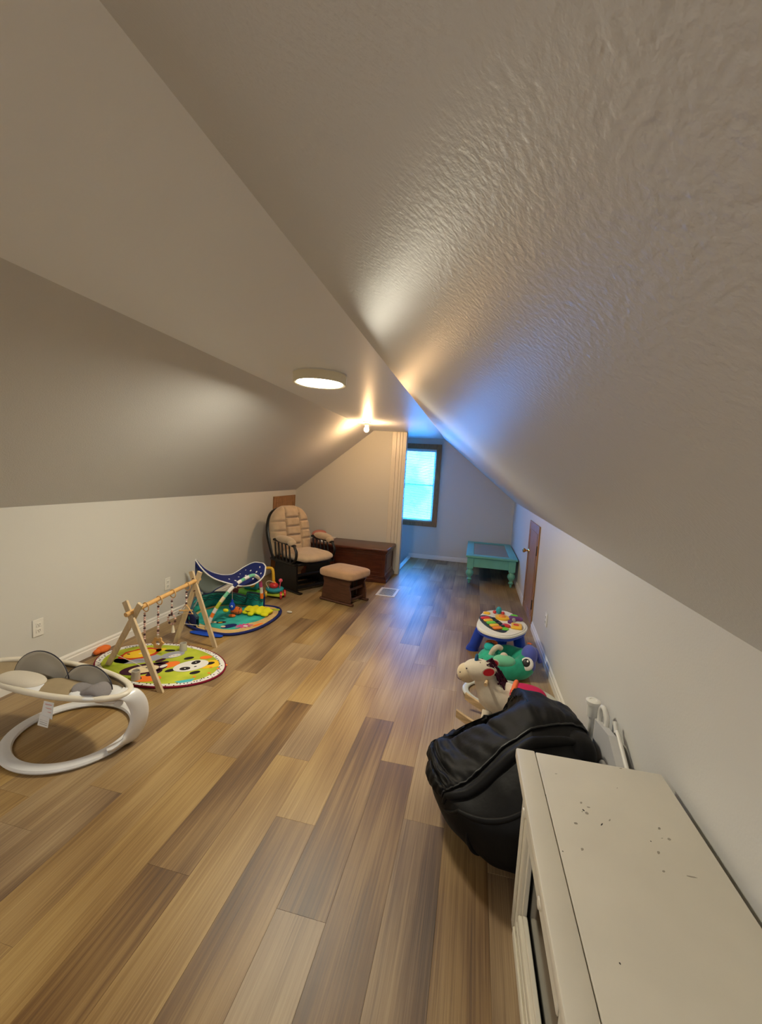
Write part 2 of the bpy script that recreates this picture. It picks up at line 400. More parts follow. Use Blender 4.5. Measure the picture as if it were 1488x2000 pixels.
for z0, z1, yy in ((WZ0+.012, zm+.012, .050), (zm-.012, WZ1-.012, .064)):
    s_ = MB(); s_.bx(WX0+.012, WX0+.045, YF+yy, YF+yy+.012, z0, z1); s_.bx(WX1-.045, WX1-.012, YF+yy, YF+yy+.012, z0, z1)
    s_.bx(WX0+.045, WX1-.045, YF+yy, YF+yy+.012, z0, z0+.03); s_.bx(WX0+.045, WX1-.045, YF+yy, YF+yy+.012, z1-.03, z1); s_.build('sash', M['white'], wn, smooth=False)
bl = thing('window_blind', 'white horizontal mini blind hanging lowered in the brown-trimmed far window', 'blind', (-1.08, YF+.02, WZ0+.02))
MB().bx(WX0+.016, WX1-.016, YF+.004, YF+.034, WZ1-.05, WZ1-.014, .003).build('headrail', M['blind'], bl)
MB().bx(WX0+.018, WX1-.018, YF+.008, YF+.030, WZ0+.016, WZ0+.030, .003).build('bottom_rail', M['blind'], bl)
sm = None; z = WZ0+.050; sn = 0
while z < WZ1-.055:
    if sm is None:
        q = MB()
        P = [(-.0112, .0), (-.006, .0018), (0, .0025), (.006, .0018), (.0112, 0)]
        vs = [(xx, y_, z_) for xx in (WX0+.02+1.08, WX1-.02+1.08) for y_, z_ in P]
        vs += [(x_, y_, z_-.0006) for x_, y_, z_ in vs]
        fs = [(i, i+1, i+6, i+5) for i in range(4)]+[(10+i+5, 10+i+6, 10+i+1, 10+i) for i in range(4)]+[(0, 5, 15, 10), (4, 14, 19, 9), (0, 10, 11, 1), (1, 11, 12, 2), (2, 12, 13, 3), (3, 13, 14, 4)]
        so = q.add(vs, fs).build('slat', M['blind'], bl, local=True); sm = so.data
    else: so = bpy.data.objects.new('slat', sm); C.objects.link(so); so.parent = bl
    so.location = (0, -.001, z-(WZ0+.02)); so.rotation_euler = (radians(31), 0, 0); z += .0215
for xx in (WX0+.1, WX1-.1): MB().tube([(xx, YF+.010, WZ0+.03), (xx, YF+.010, WZ1-.05)], .0012, 6).build('ladder_cord', M['blind'], bl)

# access doors in the knee walls
def access_door(n_, x, y0, y1, z0, z1, sgn, hinge_near=True):
    """sgn -1: on the right wall facing -x, +1: on left wall facing +x"""
    f = .022
    def X_(a, b_): return (min(x+sgn*a, x+sgn*b_), max(x+sgn*a, x+sgn*b_))
    g = MB(); a, c_ = X_(0.001, .010); g.bx(a, c_, y0+f, y1-f, z0+.006, z1-f, .002)
    d = struct(g.build('door_%d' % n_, M['oak']))
    fr = MB(); a, c_ = X_(0.001, .014)
    fr.bx(a, c_, y0, y0+f, z0, z1, .002); fr.bx(a, c_, y1-f, y1, z0, z1, .002); fr.bx(a, c_, y0+f, y1-f, z1-f, z1, .002)
    fr.build('door_frame', M['oak'], d)
    ml = MB(); a, c_ = X_(.010, .0145); i = .085
    ya, yb, za, zb = y0+i, y1-i, z0+i, z1-i
    for q in ((ya, ya+.012, za, zb), (yb-.012, yb, za, zb), (ya+.012, yb-.012, za, za+.012), (ya+.012, yb-.012, zb-.012, zb)): ml.bx(a, c_, *q, .002)
    ml.build('panel_moulding', M['oak'], d)
    return d
d1 = access_door(1, XR, 4.50, 5.25, .012, 1.052, -1)
kn = MB(); kn.lathe([(.0, 0), (.030, 0), (.028, .006), (.011, .012), (.011, .032), (.020, .040), (.027, .052), (.025, .064), (.012, .070), (0, .070)], 18, X=Tm((XR-.011, 5.16, .70), ry=radians(-90)))
k_ = kn.build('door_knob', M['brass'], d1, label='round brass knob')
for zz in (.24, .80):
    h = MB(); h.bx(XR-.018, XR-.012, 4.512, 4.535, zz-.045, zz+.045, .002); h.tube([(XR-.018, 4.523, zz-.05), (XR-.018, 4.523, zz+.05)], .005, 8)
    h.build('hinge', M['black'], d1, label='dark metal hinge')
d2 = access_door(2, XL, 5.43, 6.155, .012, 1.08, 1)

# outlets
def outlet(x, y, z, sgn, label):
    t = thing('wall_outlet', label, 'outlet', (x, y, z-.058), 0 if sgn > 0 else pi)
    MB().box((.004, 0, .058), (.006, .072, .115), .002).build('cover_plate', M['outlet'], t, local=True)
    for dz in (-.02, .02):
        g = MB(); g.box((.008, 0, .058+dz), (.004, .034, .029), .0015)
        s_ = g.build('socket', M['outlet'], t, local=True)
        g = MB(); g.box((.0105, -.0065, .060+dz), (.001, .0022, .008)); g.box((.0105, .0065, .060+dz), (.001, .0022, .008)); g.box((.0105, 0, .050+dz), (.001, .004, .004))
        g.build('slots', M['black'], s_, local=True)
outlet(XL+.0005, 2.165, .355, 1, 'white duplex wall outlet on left wall near the baby swing')
outlet(XL+.0005, 3.365, .352, 1, 'white duplex wall outlet on left wall behind the wooden play gym')
outlet(XR-.0005, 3.73, .35, -1, 'white duplex wall outlet on right wall past the brown access door')

# lamps
lx, ly = -1.04, 2.665
t = thing('ceiling_light', 'round flush ceiling light with beige rim and glowing diffuser', 'lamp', (lx, ly, ZC-.062))
g = MB(); g.lathe([(.172, .061), (.172, .0), (.166, -.001), (.150, .004), (.150, .061)], 48, (lx, ly, ZC-.062)); g.build('rim', M['lamp_body'], t)
g = MB(); g.lathe([(0, .006), (.10, .006), (.1485, .009)], 48, (lx, ly, ZC-.062)); g.build('diffuser', M['lamp_glow'], t, label='glowing white diffuser')
g = MB(); g.lathe([(.176, -.001), (.176, -.006), (.173, -.006)], 48, (lx, ly, ZC)); g.build('ceiling_plate', M['trim'], t)
bxx, byy = -1.365, 5.13
t = thing('ceiling_light', 'added round fill light on the ceiling behind the camera position', 'lamp', (lx, -.9, ZC-.062))  # added out of view to brighten the near ceiling and walls
g = MB(); g.lathe([(.172, .061), (.172, .0), (.166, -.001), (.160, .004), (.160, .061)], 48, (lx, -.9, ZC-.062)); g.build('rim', M['lamp_body'], t)
g = MB(); g.lathe([(0, .006), (.10, .006), (.1585, .010)], 48, (lx, -.9, ZC-.062)); g.build('diffuser', M['fill_glow'], t)
t = thing('bare_bulb', 'bare glowing bulb in a white ceiling socket', 'lamp', (bxx, byy, ZC-.125))
g = MB(); g.lathe([(.055, -.0005), (.055, -.010), (.028, -.018), (.024, -.045), (0, -.045)], 24, (bxx, byy, ZC)); g.build('socket', M['trim'], t)
g = MB(); g.lathe([(.013, -.044), (.015, -.056), (.027, -.080), (.030, -.095), (.026, -.110), (.014, -.121), (0, -.125)], 20, (bxx, byy, ZC)); g.build('bulb', M['bulb_glow'], t, label='glowing warm bulb')

# floor register
vx0, vx1, vy0, vy1 = -1.10, -.86, 4.99, 5.36
t = thing('floor_vent', 'white slotted floor register beside the brown chest', 'vent', ((vx0+vx1)/2, (vy0+vy1)/2, 0))
g = MB()
for q in ((vx0, vx1, vy0, vy0+.03), (vx0, vx1, vy1-.03, vy1), (vx0, vx0+.03, vy0+.03, vy1-.03), (vx1-.03, vx1, vy0+.03, vy1-.03)): g.bx(*q, .0004, .006, .0015)
g.build('frame', M['trim'], t)
MB().bx(vx0+.03, vx1-.03, vy0+.03, vy1-.03, .0003, .0012).build('duct', M['black'], t, smooth=False)
nb = 11
for i in range(nb):
    xx = vx0+.03+(i+.5)*(vx1-vx0-.06)/nb; MB().bx(xx-.0032, xx+.0032, vy0+.03, vy1-.03, .0013, .005, .001).build('louver', M['trim'], t)

# ================================================================ DRESSER (lower right)
rz = radians(1.1)
dx, dy = .640, 1.430           # far right corner of the top
def D(x, y, z): return (dx + x*cos(rz) - y*sin(rz), dy + x*sin(rz) + y*cos(rz), z)   # x: 0 (wall side) .. -.44 (front), y: 0 (far) .. negative (near)
DX = Matrix.Translation((dx, dy, 0)) @ Matrix.Rotation(rz, 4, 'Z')
M['dress'] = mat('dresser_white', (.70, .645, .52), .42, .45, vary=.05, vscale=4)
M['glassd'] = mat('dark_glass', (.006, .006, .005), .10, .6)
M['mark'] = mat('scuff', (.035, .03, .025), .8)
M['mark2'] = mat('scuff_faint', (.34, .30, .23), .7)
t = thing('dresser', 'long low white painted cabinet with scuffed top in the near right corner', 'cabinet', (.43, .75, 0), rz)
ZT = .610; W_ = .440; LEN = 1.45
g = MB(); g.bx(-W_+.062, 0, -LEN, 0, ZT-.03, ZT, .003, DX, 2); top = g.build('top', M['dress'], t)
g = MB(); g.bx(-W_, -W_+.060, -LEN, .004, ZT-.032, ZT+.0015, .005, DX, 2); g.build('front_edge_board', M['dress'], t)
fx = -W_+.052     # front plane
g = MB(); g.bx(fx+.03, -.012, -LEN+.01, -.01, .03, ZT-.032, 0, DX); g.build('carcass', M['black'], t, smooth=False)
g = MB(); g.bx(fx+.0, -.01, -.030, -.010, 0.0, ZT-.033, .002, DX); g.build('end_panel', M['dress'], t)
g = MB(); g.bx(fx+.0, -.01, -LEN+.01, -LEN+.03, 0, ZT-.033, .002, DX); g.build('end_panel', M['dress'], t)
g = MB(); g.bx(-.03, -.010, -LEN+.03, -.03, 0, ZT-.033, .002, DX); g.build('back_panel', M['dress'], t)
# face frame: far stile, wide bottom rail, apron with groove
g = MB(); g.bx(fx-.012, fx+.010, -.083, -.012, .0, ZT-.034, .004, DX); g.bx(fx-.018, fx-.011, -.045, -.012, .0, ZT-.034, .003, DX); g.build('stile', M['dress'], t)
g = MB(); g.bx(fx-.012, fx+.010, -LEN+.02, -.085, 0, .105, .004, DX); g.bx(fx-.020, fx-.011, -LEN+.02, -.06, 0, .035, .004, DX); g.bx(fx-.016, fx-.011, -LEN+.02, -.085, .060, .080, .003, DX); g.build('bottom_rail', M['dress'], t)
g = MB(); g.bx(fx-.002, fx+.012, -LEN+.14, -.11, .112, .130, .002, DX); g.bx(fx-.002, fx+.012, -.108, -.090, .112, .40, .002, DX); g.build('inner_bead', M['dress'], t)
g = MB(); g.bx(fx+.016, fx+.022, -LEN+.1, -.09, .10, .42, 0, DX); g.build('glass_pane', M['glassd'], t, label='dark glass pane', smooth=False)
for y0, y1 in ((-.575, -.085), (-1.02, -.578), (-1.43, -1.023)):
    g = MB(); g.bx(fx-.012, fx+.012, y0, y1, .405, ZT-.036, .004, DX); g.bx(fx-.016, fx-.011, y0+.004, y1-.004, .405, .440, .003, DX)
    dr = g.build('drawer', M['dress'], t)
    L_ = y1-y0
    for q in ((.13, .70) if y0 > -.6 else (.25, .75)):
        k = MB(); k.lathe([(0, 0), (.008, 0), (.007, .008), (.012, .014), (.015, .021), (.012, .027), (0, .029)], 16, X=DX @ Tm((fx-.012, y1-L_*q, .505), ry=radians(-90)))
        k.build('knob', M['dress'], dr)
# scuffs on the top (worn through paint): thin flakes
sc_ = [(1.05, 1.27)]
rr = random.Random(4)
g = MB(); g2 = MB()
def fleck(mb, x, y, a, b_, ang):
    n = 7; P = [(a*cos(2*pi*i/n)*rr.uniform(.6, 1.1), b_*sin(2*pi*i/n)*rr.uniform(.6, 1.1)) for i in range(n)]
    mb.prism(P, 0, .0003, Tm((x, y, ZT), rz=ang))
DK = ((.359, 1.196, .0035, .0045), (.395, 1.158, .006, .0018), (.354, 1.190, .0015, .0015), (.264, 1.225, .0015, .003), (.264, 1.068, .0015, .003), (.276, 1.040, .0015, .002), (.334, .810, .002, .0025), (.504, 1.136, .002, .002), (.543, 1.190, .003, .0012), (.35, .70, .0018, .002))
FT = ((.365, 1.188, .005, .005), (.327, 1.141, .005, .005), (.359, 1.224, .006, .003), (.375, 1.212, .005, .003), (.543, 1.188, .006, .003), (.554, 1.157, .006, .004), (.537, 1.155, .003, .001), (.510, 1.104, .006, .004), (.325, 1.060, .006, .004), (.559, 1.053, .012, .002), (.50, 1.05, .004, .003), (.42, 1.18, .006, .002), (.31, 1.33, .004, .002), (.48, 1.32, .004, .001), (.52, 1.42, .005, .002))
for x, y, a, b_ in DK: fleck(g, x, y, a, b_, rr.uniform(0, 1))
for x, y, a, b_ in FT: fleck(g2, x, y, a, b_, rr.uniform(0, 1))
o = g.build('scuff_marks', M['mark'], top, smooth=False, label='small dark chips in the white paint'); o['kind'] = 'stuff'
o = g2.build('faint_scuffs', M['mark2'], top, smooth=False, label='faint grey rub marks'); o['kind'] = 'stuff'

# ================================================================ BEAN BAG
M['bag'] = mat('black_nylon', (.0045, .0042, .0042), .6, .18, bump=.3, bscale=30, bdist=.006)
M['seam'] = mat('black_piping', (.006, .006, .006), .5)
t = thing('bean_bag', 'large black quilted bean bag chair slumped against the white cabinet', 'bean bag', (.26, 1.98, 0))
bc = Vector((.245, 1.925, .225))
def bagR(d):
    th = math.atan2(d.y, d.x); el = math.asin(max(-1, min(1, d.z)))
    rx, ry = .35, .455
    top_ = .275 if d.z > 0 else .225
    sq = .86 if d.z > 0 else .62
    ce = abs(cos(el))**sq; x = ce*cos(th); y = ce*sin(th); z = (abs(sin(el))**(.85 if d.z > 0 else .6))*(1 if d.z > 0 else -1)
    p = Vector((x*rx, y*ry, z*top_))
    p.x += .21*max(0, y)*max(0, -x)**.5
    if p.z > 0:
        k = p.z/top_
        p.x += .06*k; p.z *= 1 - .84*max(0, -x) - .20*max(0, -y) - .30*max(0, y) - 1.5*max(0, y)*max(0, -x)
    q = bc + p
    q.x = min(q.x, .560)
    return q
def bag_dir(d, off=0):
    d = d.normalized(); u = math.atan2(d.y, d.x); v = math.asin(max(-.9999, min(.9999, d.z)))
    return bag_pt(u, v, off)
def bag_pt(u, v, off=0):
    d = Vector((cos(v)*cos(u), cos(v)*sin(u), sin(v)))
    q = bagR(d); e = .02
    a = bagR(Vector((cos(v)*cos(u+e), cos(v)*sin(u+e), sin(v)))); b_ = bagR(Vector((cos(v+e)*cos(u), cos(v+e)*sin(u), sin(v+e))))
    n = (a-q).cross(b_-q)
    if n.length > 1e-9: n.normalize()
    else: n = Vector((0, 0, 1))
    w = noise.noise(q*5.5)*.014 + noise.noise(Vector((q.x*16, q.y*7, q.z*16)))*.006
    r_ = q + n*(off+w); r_.z = max(r_.z, .002); r_.x = min(r_.x, .574); return r_
g = MB()
g.grid(lambda a, b_: bag_pt(-pi+2*pi*a, -pi/2+pi*b_*.9999), 120, 64)
body = g.build('body', M['bag'], t, ang=80)
SD = catmull([(-.80, -.62, -.02), (-.62, -.52, .42), (-.16, -.30, .90), (.42, -.10, .95), (.95, .12, .45)], 10)
ED = catmull([(-.98, -.22, -.10), (-.95, .25, -.05), (-.62, .78, .0), (.05, 1.0, .05), (.80, .62, .15)], 10)
def lerpc(Cv, a):
    r = a*(len(Cv)-1); i = min(len(Cv)-2, int(r)); return Cv[i].lerp(Cv[i+1], r-i)
def hood(a, b_):
    s0 = lerpc(SD, a).normalized(); s1 = lerpc(ED, a).normalized()
    d = s0.slerp(s1, b_)
    ribs = 8; r = a*ribs; fr = r-math.floor(r)
    puff = (abs(sin(pi*fr))**.5)*(abs(sin(pi*min(1, b_)))**.3)
    band = 1-.5*math.exp(-((b_-.80)/.03)**2)
    wr = noise.noise(Vector((a*34, b_*10, 2)))*.007
    return bag_dir(d, .004+.020*puff*band+wr)
g = MB(); g.grid(hood, 170, 44); g.build('quilted_pad', M['bag'], t, ang=80)
for b_ in (0, 1.0):
    g = MB(); g.tube([hood(i/70, b_)+Vector((0, 0, .003)) for i in range(71)], .0045, 6); g.build('piping', M['seam'], t)
def fold(P, r):
    g = MB(); Q = catmull(P, 8); g.tube([bag_dir(Vector(p), .0) for p in Q], [r*(.25+.75*sin(pi*(i+.5)/len(Q))) for i in range(len(Q))], 8); g.build('fold', M['bag'], t, ang=80)
fold([(-.80, -.66, -.05), (-.58, -.60, .30), (-.15, -.42, .80), (.3, -.3, .9), (.7, -.2, .7)], .026)
fold([(-.78, -.68, -.1), (-.50, -.78, .05), (-.20, -.85, .25), (.2, -.7, .5)], .012)
fold([(-.5, -.85, -.1), (-.45, -.85, -.35), (-.35, -.8, -.6)], .010)
g = MB(); g.cush((.500, 1.83, .39), (.072, .085, .075), .8); g.build('side_flap', M['bag'], t)

# ================================================================ FOLDED WHITE TOY STAND behind the bean bag (against the right wall)
M['toyw'] = mat('toy_white', (.74, .72, .66), .35, .5); M['toyg'] = mat('toy_grey', (.34, .335, .33), .4, .5); M['toyg2'] = mat('toy_grey_light', (.52, .51, .49), .5, .4)
t = thing('folded_baby_jumper', 'white and grey folded baby gear standing between bean bag and right wall', 'baby gear', (.615, 1.80, 0))
Rk = Tm((0, 0, 0))
g = MB(); g.add([(.606, 2.02, .0), (.606, 1.60, .0), (.606, 1.62, .405), (.606, 1.82, .49), (.606, 2.0, .455), (.636, 2.02, .0), (.636, 1.60, .0), (.636, 1.62, .405), (.636, 1.82, .49), (.636, 2.0, .455)],
  [(0, 1, 2, 3, 4), (9, 8, 7, 6, 5)]+[(i, (i+1) % 5, 5+(i+1) % 5, 5+i) for i in range(5)]); g.build('grey_panel', M['toyg2'], t, smooth=False, label='light grey panel')
g = MB(); g.tube(catmull([(.642, 1.50, .002+.012), (.642, 1.52, .25), (.642, 1.60, .38), (.642, 1.80, .49), (.642, 1.84, .50)], 8), .008, 10); g.build('white_rail', M['toyw'], t)
g = MB(); g.tube([(.642, 1.84, .495), (.642, 1.87, .525)], .009, 10); g.build('rail_tip', M['toyw'], t)
for yy, zz, r in ((1.80, .33, .055), (1.71, .27, .065)):
    g = MB(); g.cush((.596, yy, zz), (.016, r*.8, r), .75); g.build('padded_lobe', M['toyw'], t)
g = MB(); g.lathe([(.024, -.07), (.024, -.012), (.032, -.012), (.032, .004), (.026, .008), (.016, .008), (.014, .005), (0, .005)], 22, (.612, 2.075, .50)); g.tube([(.612, 2.075, .02), (.612, 2.075, .43)], .014, 10); g.build('round_cap', M['toyw'], t, label='round white cap on a post')
g = MB(); g.tube(catmull([(.62, 1.985, .44), (.622, 1.99, .505), (.625, 1.965, .53), (.63, 1.93, .50), (.63, 1.925, .47)], 6), .011, 10); g.build('hook_handle', M['toyw'], t)
g = MB(); g.ell((.632, 1.955, .485), (.008, .018, .028)); g.build('grey_button', M['toyg'], t)

# ================================================================ PALE RING BASE on the floor past the rocking horse
M['ringp'] = mat('ring_plastic', (.50, .50, .43), .4, .5)
def ring_band(cx, cy, a, b_, w_, h, rot=0, n=72, z0=0.0005, tilt=None):
    mb = MB(); sec = []
    ns = 10
    for k in range(ns):
        q = 2*pi*k/ns; sec.append((cos(q)*w_/2, h/2+abs(sin(q))**.8*(1 if sin(q) > 0 else -1)*h/2))
    vs = []; fs = []
    for i in range(n):
        q = 2*pi*i/n; d = Vector((cos(q), sin(q), 0)); nn = Vector((b_*cos(q), a*sin(q), 0)).normalized()
        for s0, s1 in sec:
            p = Vector((a*cos(q), b_*sin(q), 0)) + nn*s0; p = Matrix.Rotation(rot, 3, 'Z') @ p
            zz = s1 + (tilt(q) if tilt else 0); vs.append((cx+p.x, cy+p.y, z0+zz))
    for i in range(n):
        for k in range(ns): fs.append((i*ns+k, i*ns+(k+1) % ns, ((i+1) % n)*ns+(k+1) % ns, ((i+1) % n)*ns+k))
    return mb.add(vs, fs)
g = ring_band(.345, 2.965, .305, .21, .045, .022, radians(-4))
tag(g.build('ring_base', M['ringp']), 'pale grey oval ring lying on floor behind the rocking horse', 'toy base')

# ================================================================ ROCKING HORSE
M['plush'] = mat('cream_plush', (.60, .52, .40), .9, .1, bump=.5, bscale=260, bdist=.0015, sheen=.4, vary=.08, vscale=20)
M['plush2'] = mat('muzzle_plush', (.62, .50, .33), .9, .1, bump=.5, bscale=260, bdist=.0015, sheen=.3)
M['red'] = mat('red_felt', (.55, .02, .03), .8, .2); M['mane'] = mat('plum_felt', (.045, .008, .022), .85, .15); M['bluef'] = mat('blue_felt', (.03, .11, .22), .85, .2)
M['pine'] = mat('pine_wood', (.62, .44, .24), .45, .4, vary=.18, vscale=8, stretch=(1, 1, 8)); M['pink'] = mat('pink_felt', (.50, .015, .08), .8, .2); M['orange'] = mat('orange_felt', (.75, .16, .05), .8, .2)
M['blk'] = mat('black_thread', (.01, .008, .008), .5)
hz = radians(168)       # heading
hx, hy = .30, 2.545
HX = Tm((hx, hy, 0), rz=hz)            # local +X forward (towards -x world), +Y its left
t = thing('rocking_horse', 'cream plush rocking horse with plum mane beside the bean bag', 'rocking horse', (hx, hy, 0), hz)
def H(*p): return HX @ Vector(p)
g = MB()
prof = [(-.24, .0, .17, .075, .085), (-.16, 0, .175, .085, .10), (-.05, 0, .18, .088, .105), (.05, 0, .185, .086, .115), (.11, 0, .215, .078, .100), (.145, 0, .27, .062, .075), (.165, 0, .315, .052, .065), (.18, 0, .345, .050, .060)]
# torso and neck as one swept skin
P = [Vector(p[:3]) for p in prof]
g.tube(P, [p[3] for p in prof], 20, r2=[p[4] for p in prof], upv=(-.35, 0, 1), X=HX)
g.ell((-.24, 0, .17), (.05, .073, .083), HX)
bodyh = g.build('body', M['plush'], t, ang=80)
g = MB(); g.ell((.190, 0, .335), (.105, .068, .068), HX @ Tm((0, 0, 0)), 24, 16); g.build('head', M['plush'], t, ang=80)
g = MB(); g.ell((.268, 0, .302), (.062, .058, .060), HX, 22, 14); g.build('muzzle', M['plush2'], t, ang=80)
for sy in (-1, 1):
    e = MB(); n_ = 12; Pe = [(.034*cos(2*pi*i/n_)*(1 if cos(2*pi*i/n_) > 0 else .8), .018*sin(2*pi*i/n_)) for i in range(n_)]
    Xe = HX @ Tm((.125, sy*.064, .368), rx=radians(90)) @ Tm((0, 0, 0), rz=radians(-28), s=(1.15, 1.2, 1))
    e.prism([(a*1.22, b_*1.25) for a, b_ in Pe], -.003, .003, Xe); er = e.build('ear', M['plush'], t)
    e = MB(); e.prism(Pe, -.0045, .0045, Xe); e.build('ear_lining', M['red'], er, label='red felt lining')
    e = MB(); e.ell((.262, sy*.055, .352), (.005, .003, .005), HX); e.build('stitched_eye', M['blk'], t); e = MB(); e.ell((.300, sy*.046, .315), (.005, .003, .005), HX); e.build('nostril', M['blk'], t)
    sm_ = MB(); sm_.tube(catmull([H(.325, sy*.022, .285), H(.318, sy*.035, .272), H(.300, sy*.046, .268), H(.288, sy*.054, .276)], 5), .0014, 6); sm_.build('mouth_stitch', M['blk'], t)
g = MB(); g.lathe([(0, 0), (.012, 0), (.0125, .02), (.009, .042), (0, .055)], 14, X=HX @ Tm((.215, .01, .388))); g.build('horn', M['bluef'], t, label='soft blue felt horn')
g = MB(); rr = random.Random(9)
for i in range(46):
    q = i/45; bx_, bz_ = .165-.11*q, .400-.13*q
    y_ = rr.uniform(-.028, .028); a0 = rr.uniform(-.5, .5)
    g.tube([H(bx_, y_, bz_-.01), H(bx_-.026, y_*1.7+a0*.02, bz_+.012), H(bx_-.058, y_*2.2+a0*.03, bz_-.045)], [.007, .007, .005], 5)
for i in range(10):
    g.tube([H(.19, -.03+.006*i, .395), H(.178, (-.05+.01*i)*1.15, .372), H(.172, (-.055+.011*i)*1.12, .352)], [.006, .006, .004], 5)
o = g.build('mane', M['mane'], t, label='plum felt fringe mane'); o['kind'] = 'stuff'
g = MB(); g.tube([H(.135, -.105, .305), H(.135, .105, .305)], .0105, 14); g.build('handle_bar', M['pine'], t, label='round wooden handle')
g = MB(); g.cush((-.09, 0, .255), (.11, .092, .05), .8, X=HX); g.build('saddle', M['pink'], t, label='pink saddle pad')
g = MB(); g.cush((-.02, .0, .262), (.02, .10, .052), .8, X=HX); g.build('saddle_trim', M['orange'], t)
for sy in (-1, 1):
    g = MB(); y_ = sy*.115
    arc = []
    n_ = 26
    for i in range(n_+1):
        a = i/n_; x_ = -.30+.59*a; z_ = .001+.075*((x_+.0)/.30)**2*1.0
        arc.append((x_, z_))
    pts = [(x_, z_) for x_, z_ in arc]+[(x_, z_+.042) for x_, z_ in arc[::-1]]
    # rounded slab rocker
    vs = [(x_, y_-.010, z_) for x_, z_ in pts]+[(x_, y_+.010, z_) for x_, z_ in pts]; m_ = len(pts); k = n_+1
    fs = []
    for i in range(n_): fs += [(i, i+1, m_-2-i, m_-1-i), (m_+i, m_+m_-1-i, m_+m_-2-i, m_+i+1)]
    fs += [(i, (i+1) % m_, m_+(i+1) % m_, m_+i) for i in range(m_)]
    g.add(vs, fs, HX); g.build('rocker', M['pine'], t)
    for x_ in (-.15, .12):
        g = MB(); g.tube([H(x_, sy*.05, .12), H(x_+.01, y_, .028)], [.030, .022], 12); g.build('leg', M['plush'], t)
for x_ in (-.12, .09): g = MB(); g.tube([H(x_, -.112, .022), H(x_, .112, .022)], .008, 10); g.build('crossbar', M['pine'], t)

# ================================================================ PLUSH FLOOR SEAT (green sea creature)
M['green'] = mat('teal_plush', (.025, .36, .22), .85, .15, bump=.4, bscale=180, bdist=.002, sheen=.3, vary=.25, vscale=12)
M['lgreen'] = mat('pale_green_plush', (.16, .50, .30), .85, .15, sheen=.3)
M['purple'] = mat('periwinkle_plush', (.09, .11, .42), .85, .15, sheen=.3); M['tealb'] = mat('turquoise_plush', (.03, .42, .38), .85, .15)
sx, sy_ = .335, 3.36
t = thing('plush_baby_seat', 'green plush ring seat with a big-eyed purple head beside right wall', 'baby seat', (sx, sy_, 0))
g = MB()
def seat(a, b_):
    u = 2*pi*a; v = 2*pi*b_
    R_ = .125; r = .066+.006*abs(sin(u*3.5))**.5
    x = (R_+r*cos(v))*cos(u)*1.12; y = (R_+r*cos(v))*sin(u)*.82; z = .082 + r*1.2*sin(v) + .02*sin(u+.6)
    w = noise.noise(Vector((x*14, y*14, z*14)))*.006
    return (sx+x, sy_+y, max(.001, z+w))
g.grid(seat, 72, 24); g.build('ring_cushion', M['green'], t, ang=80)
g = MB(); g.cush((sx-.02, sy_+.03, .03), (.12, .085, .028), .8); g.build('seat_bottom', M['green'], t)
g = MB(); g.cush((sx-.02, sy_-.108, .135), (.085, .048, .045), .85); g.build('front_bolster', M['lgreen'], t, label='pale green front bolster')
g = MB(); g.ell((.505, 3.36, .165), (.060, .066, .082), Matrix.Identity(4), 22, 14); g.ell((.50, 3.33, .10), (.055, .06, .06)); g.build('head', M['purple'], t, label='periwinkle purple head')
Xe = Tm((.480, 3.262, .135), rx=radians(62), rz=radians(-14), s=(1.25, 1.25, 1.4))
g = MB(); g.ell((0, 0, 0), (.038, .040, .014), Xe); ey = g.build('eye', M['trim'], t, label='round white eye')
g = MB(); g.ell((-.004, .004, .010), (.023, .025, .009), Xe); g.build('pupil', M['blk'], ey)
g = MB(); g.ell((.004, .014, .0185), (.006, .007, .003), Xe); g.build('eye_glint', M['trim'], ey)
g = MB(); g.tube(catmull([(.52, 3.43, .20), (.56, 3.44, .18), (.585, 3.42, .13), (.60, 3.40, .10)], 5), [.018]*15+[.012], 8); g.build('fin', M['purple'], t)
for i in range(5):
    a = 2*pi*i/5; 
    g = MB(); g.tube([(.50, 3.372, .258), (.50+.020*cos(a), 3.365+.014*sin(a), .256)], [.004, .002], 6); g.build('star_petal', M['orange'], t)
g = MB(); 
for i in range(6):
    a = i*.55+.2; g.ell((.225+.028*cos(a), 3.45+.02*sin(a), .190), (.020, .014, .014))
g.build('coral_tuft', M['orange'], t, label='orange felt coral tuft')
g = MB(); g.tube(catmull([(.215, 3.33, .13), (.235, 3.31, .19), (.265, 3.315, .215), (.29, 3.33, .20)], 6), .020, 12); g.build('soft_arm', M['plush'], t, label='cream soft loop')
g = MB(); g.cush((sx-.125, sy_+.045, .17), (.045, .05, .03), .8); g.build('tail_patch', M['tealb'], t)
g = MB(); g.ell((.31, 3.27, .165), (.030, .022, .030)); g.build('teether', M['plush'], t)

# ================================================================ ACTIVITY TABLE
M['toyblue'] = mat('toy_blue', (.008, .05, .42), .32, .5); M['toyred'] = mat('toy_red', (.60, .03, .03), .3, .5); M['toyyel'] = mat('toy_yellow', (.80, .45, .03), .3, .5)
M['toygrn'] = mat('toy_green', (.14, .55, .05), .3, .5); M['toyteal'] = mat('toy_teal', (.02, .30, .36), .35, .5); M['toyorg'] = mat('toy_orange', (.80, .22, .02), .3, .5)
M['toypur'] = mat('toy_purple', (.12, .02, .14), .35, .5); M['toydk'] = mat('toy_dark', (.02, .03, .035), .3, .5); M['toypink'] = mat('toy_pink', (.75, .10, .15), .3, .5)
ax, ay, az = .295, 3.62, .300
AX = Tm((ax, ay, az), rx=radians(3), rz=radians(-6))
t = thing('activity_table', 'small blue and white musical activity table with piano keys by right wall', 'toy table', (ax, ay, 0))
def blob(k=1.0):
    P = []
    for i in range(60):
        a = 2*pi*i/60; r = 1+.05*cos(3*a+.6)+.03*cos(5*a)
        P.append((.19*k*r*cos(a), .285*k*r*sin(a)))
    return P
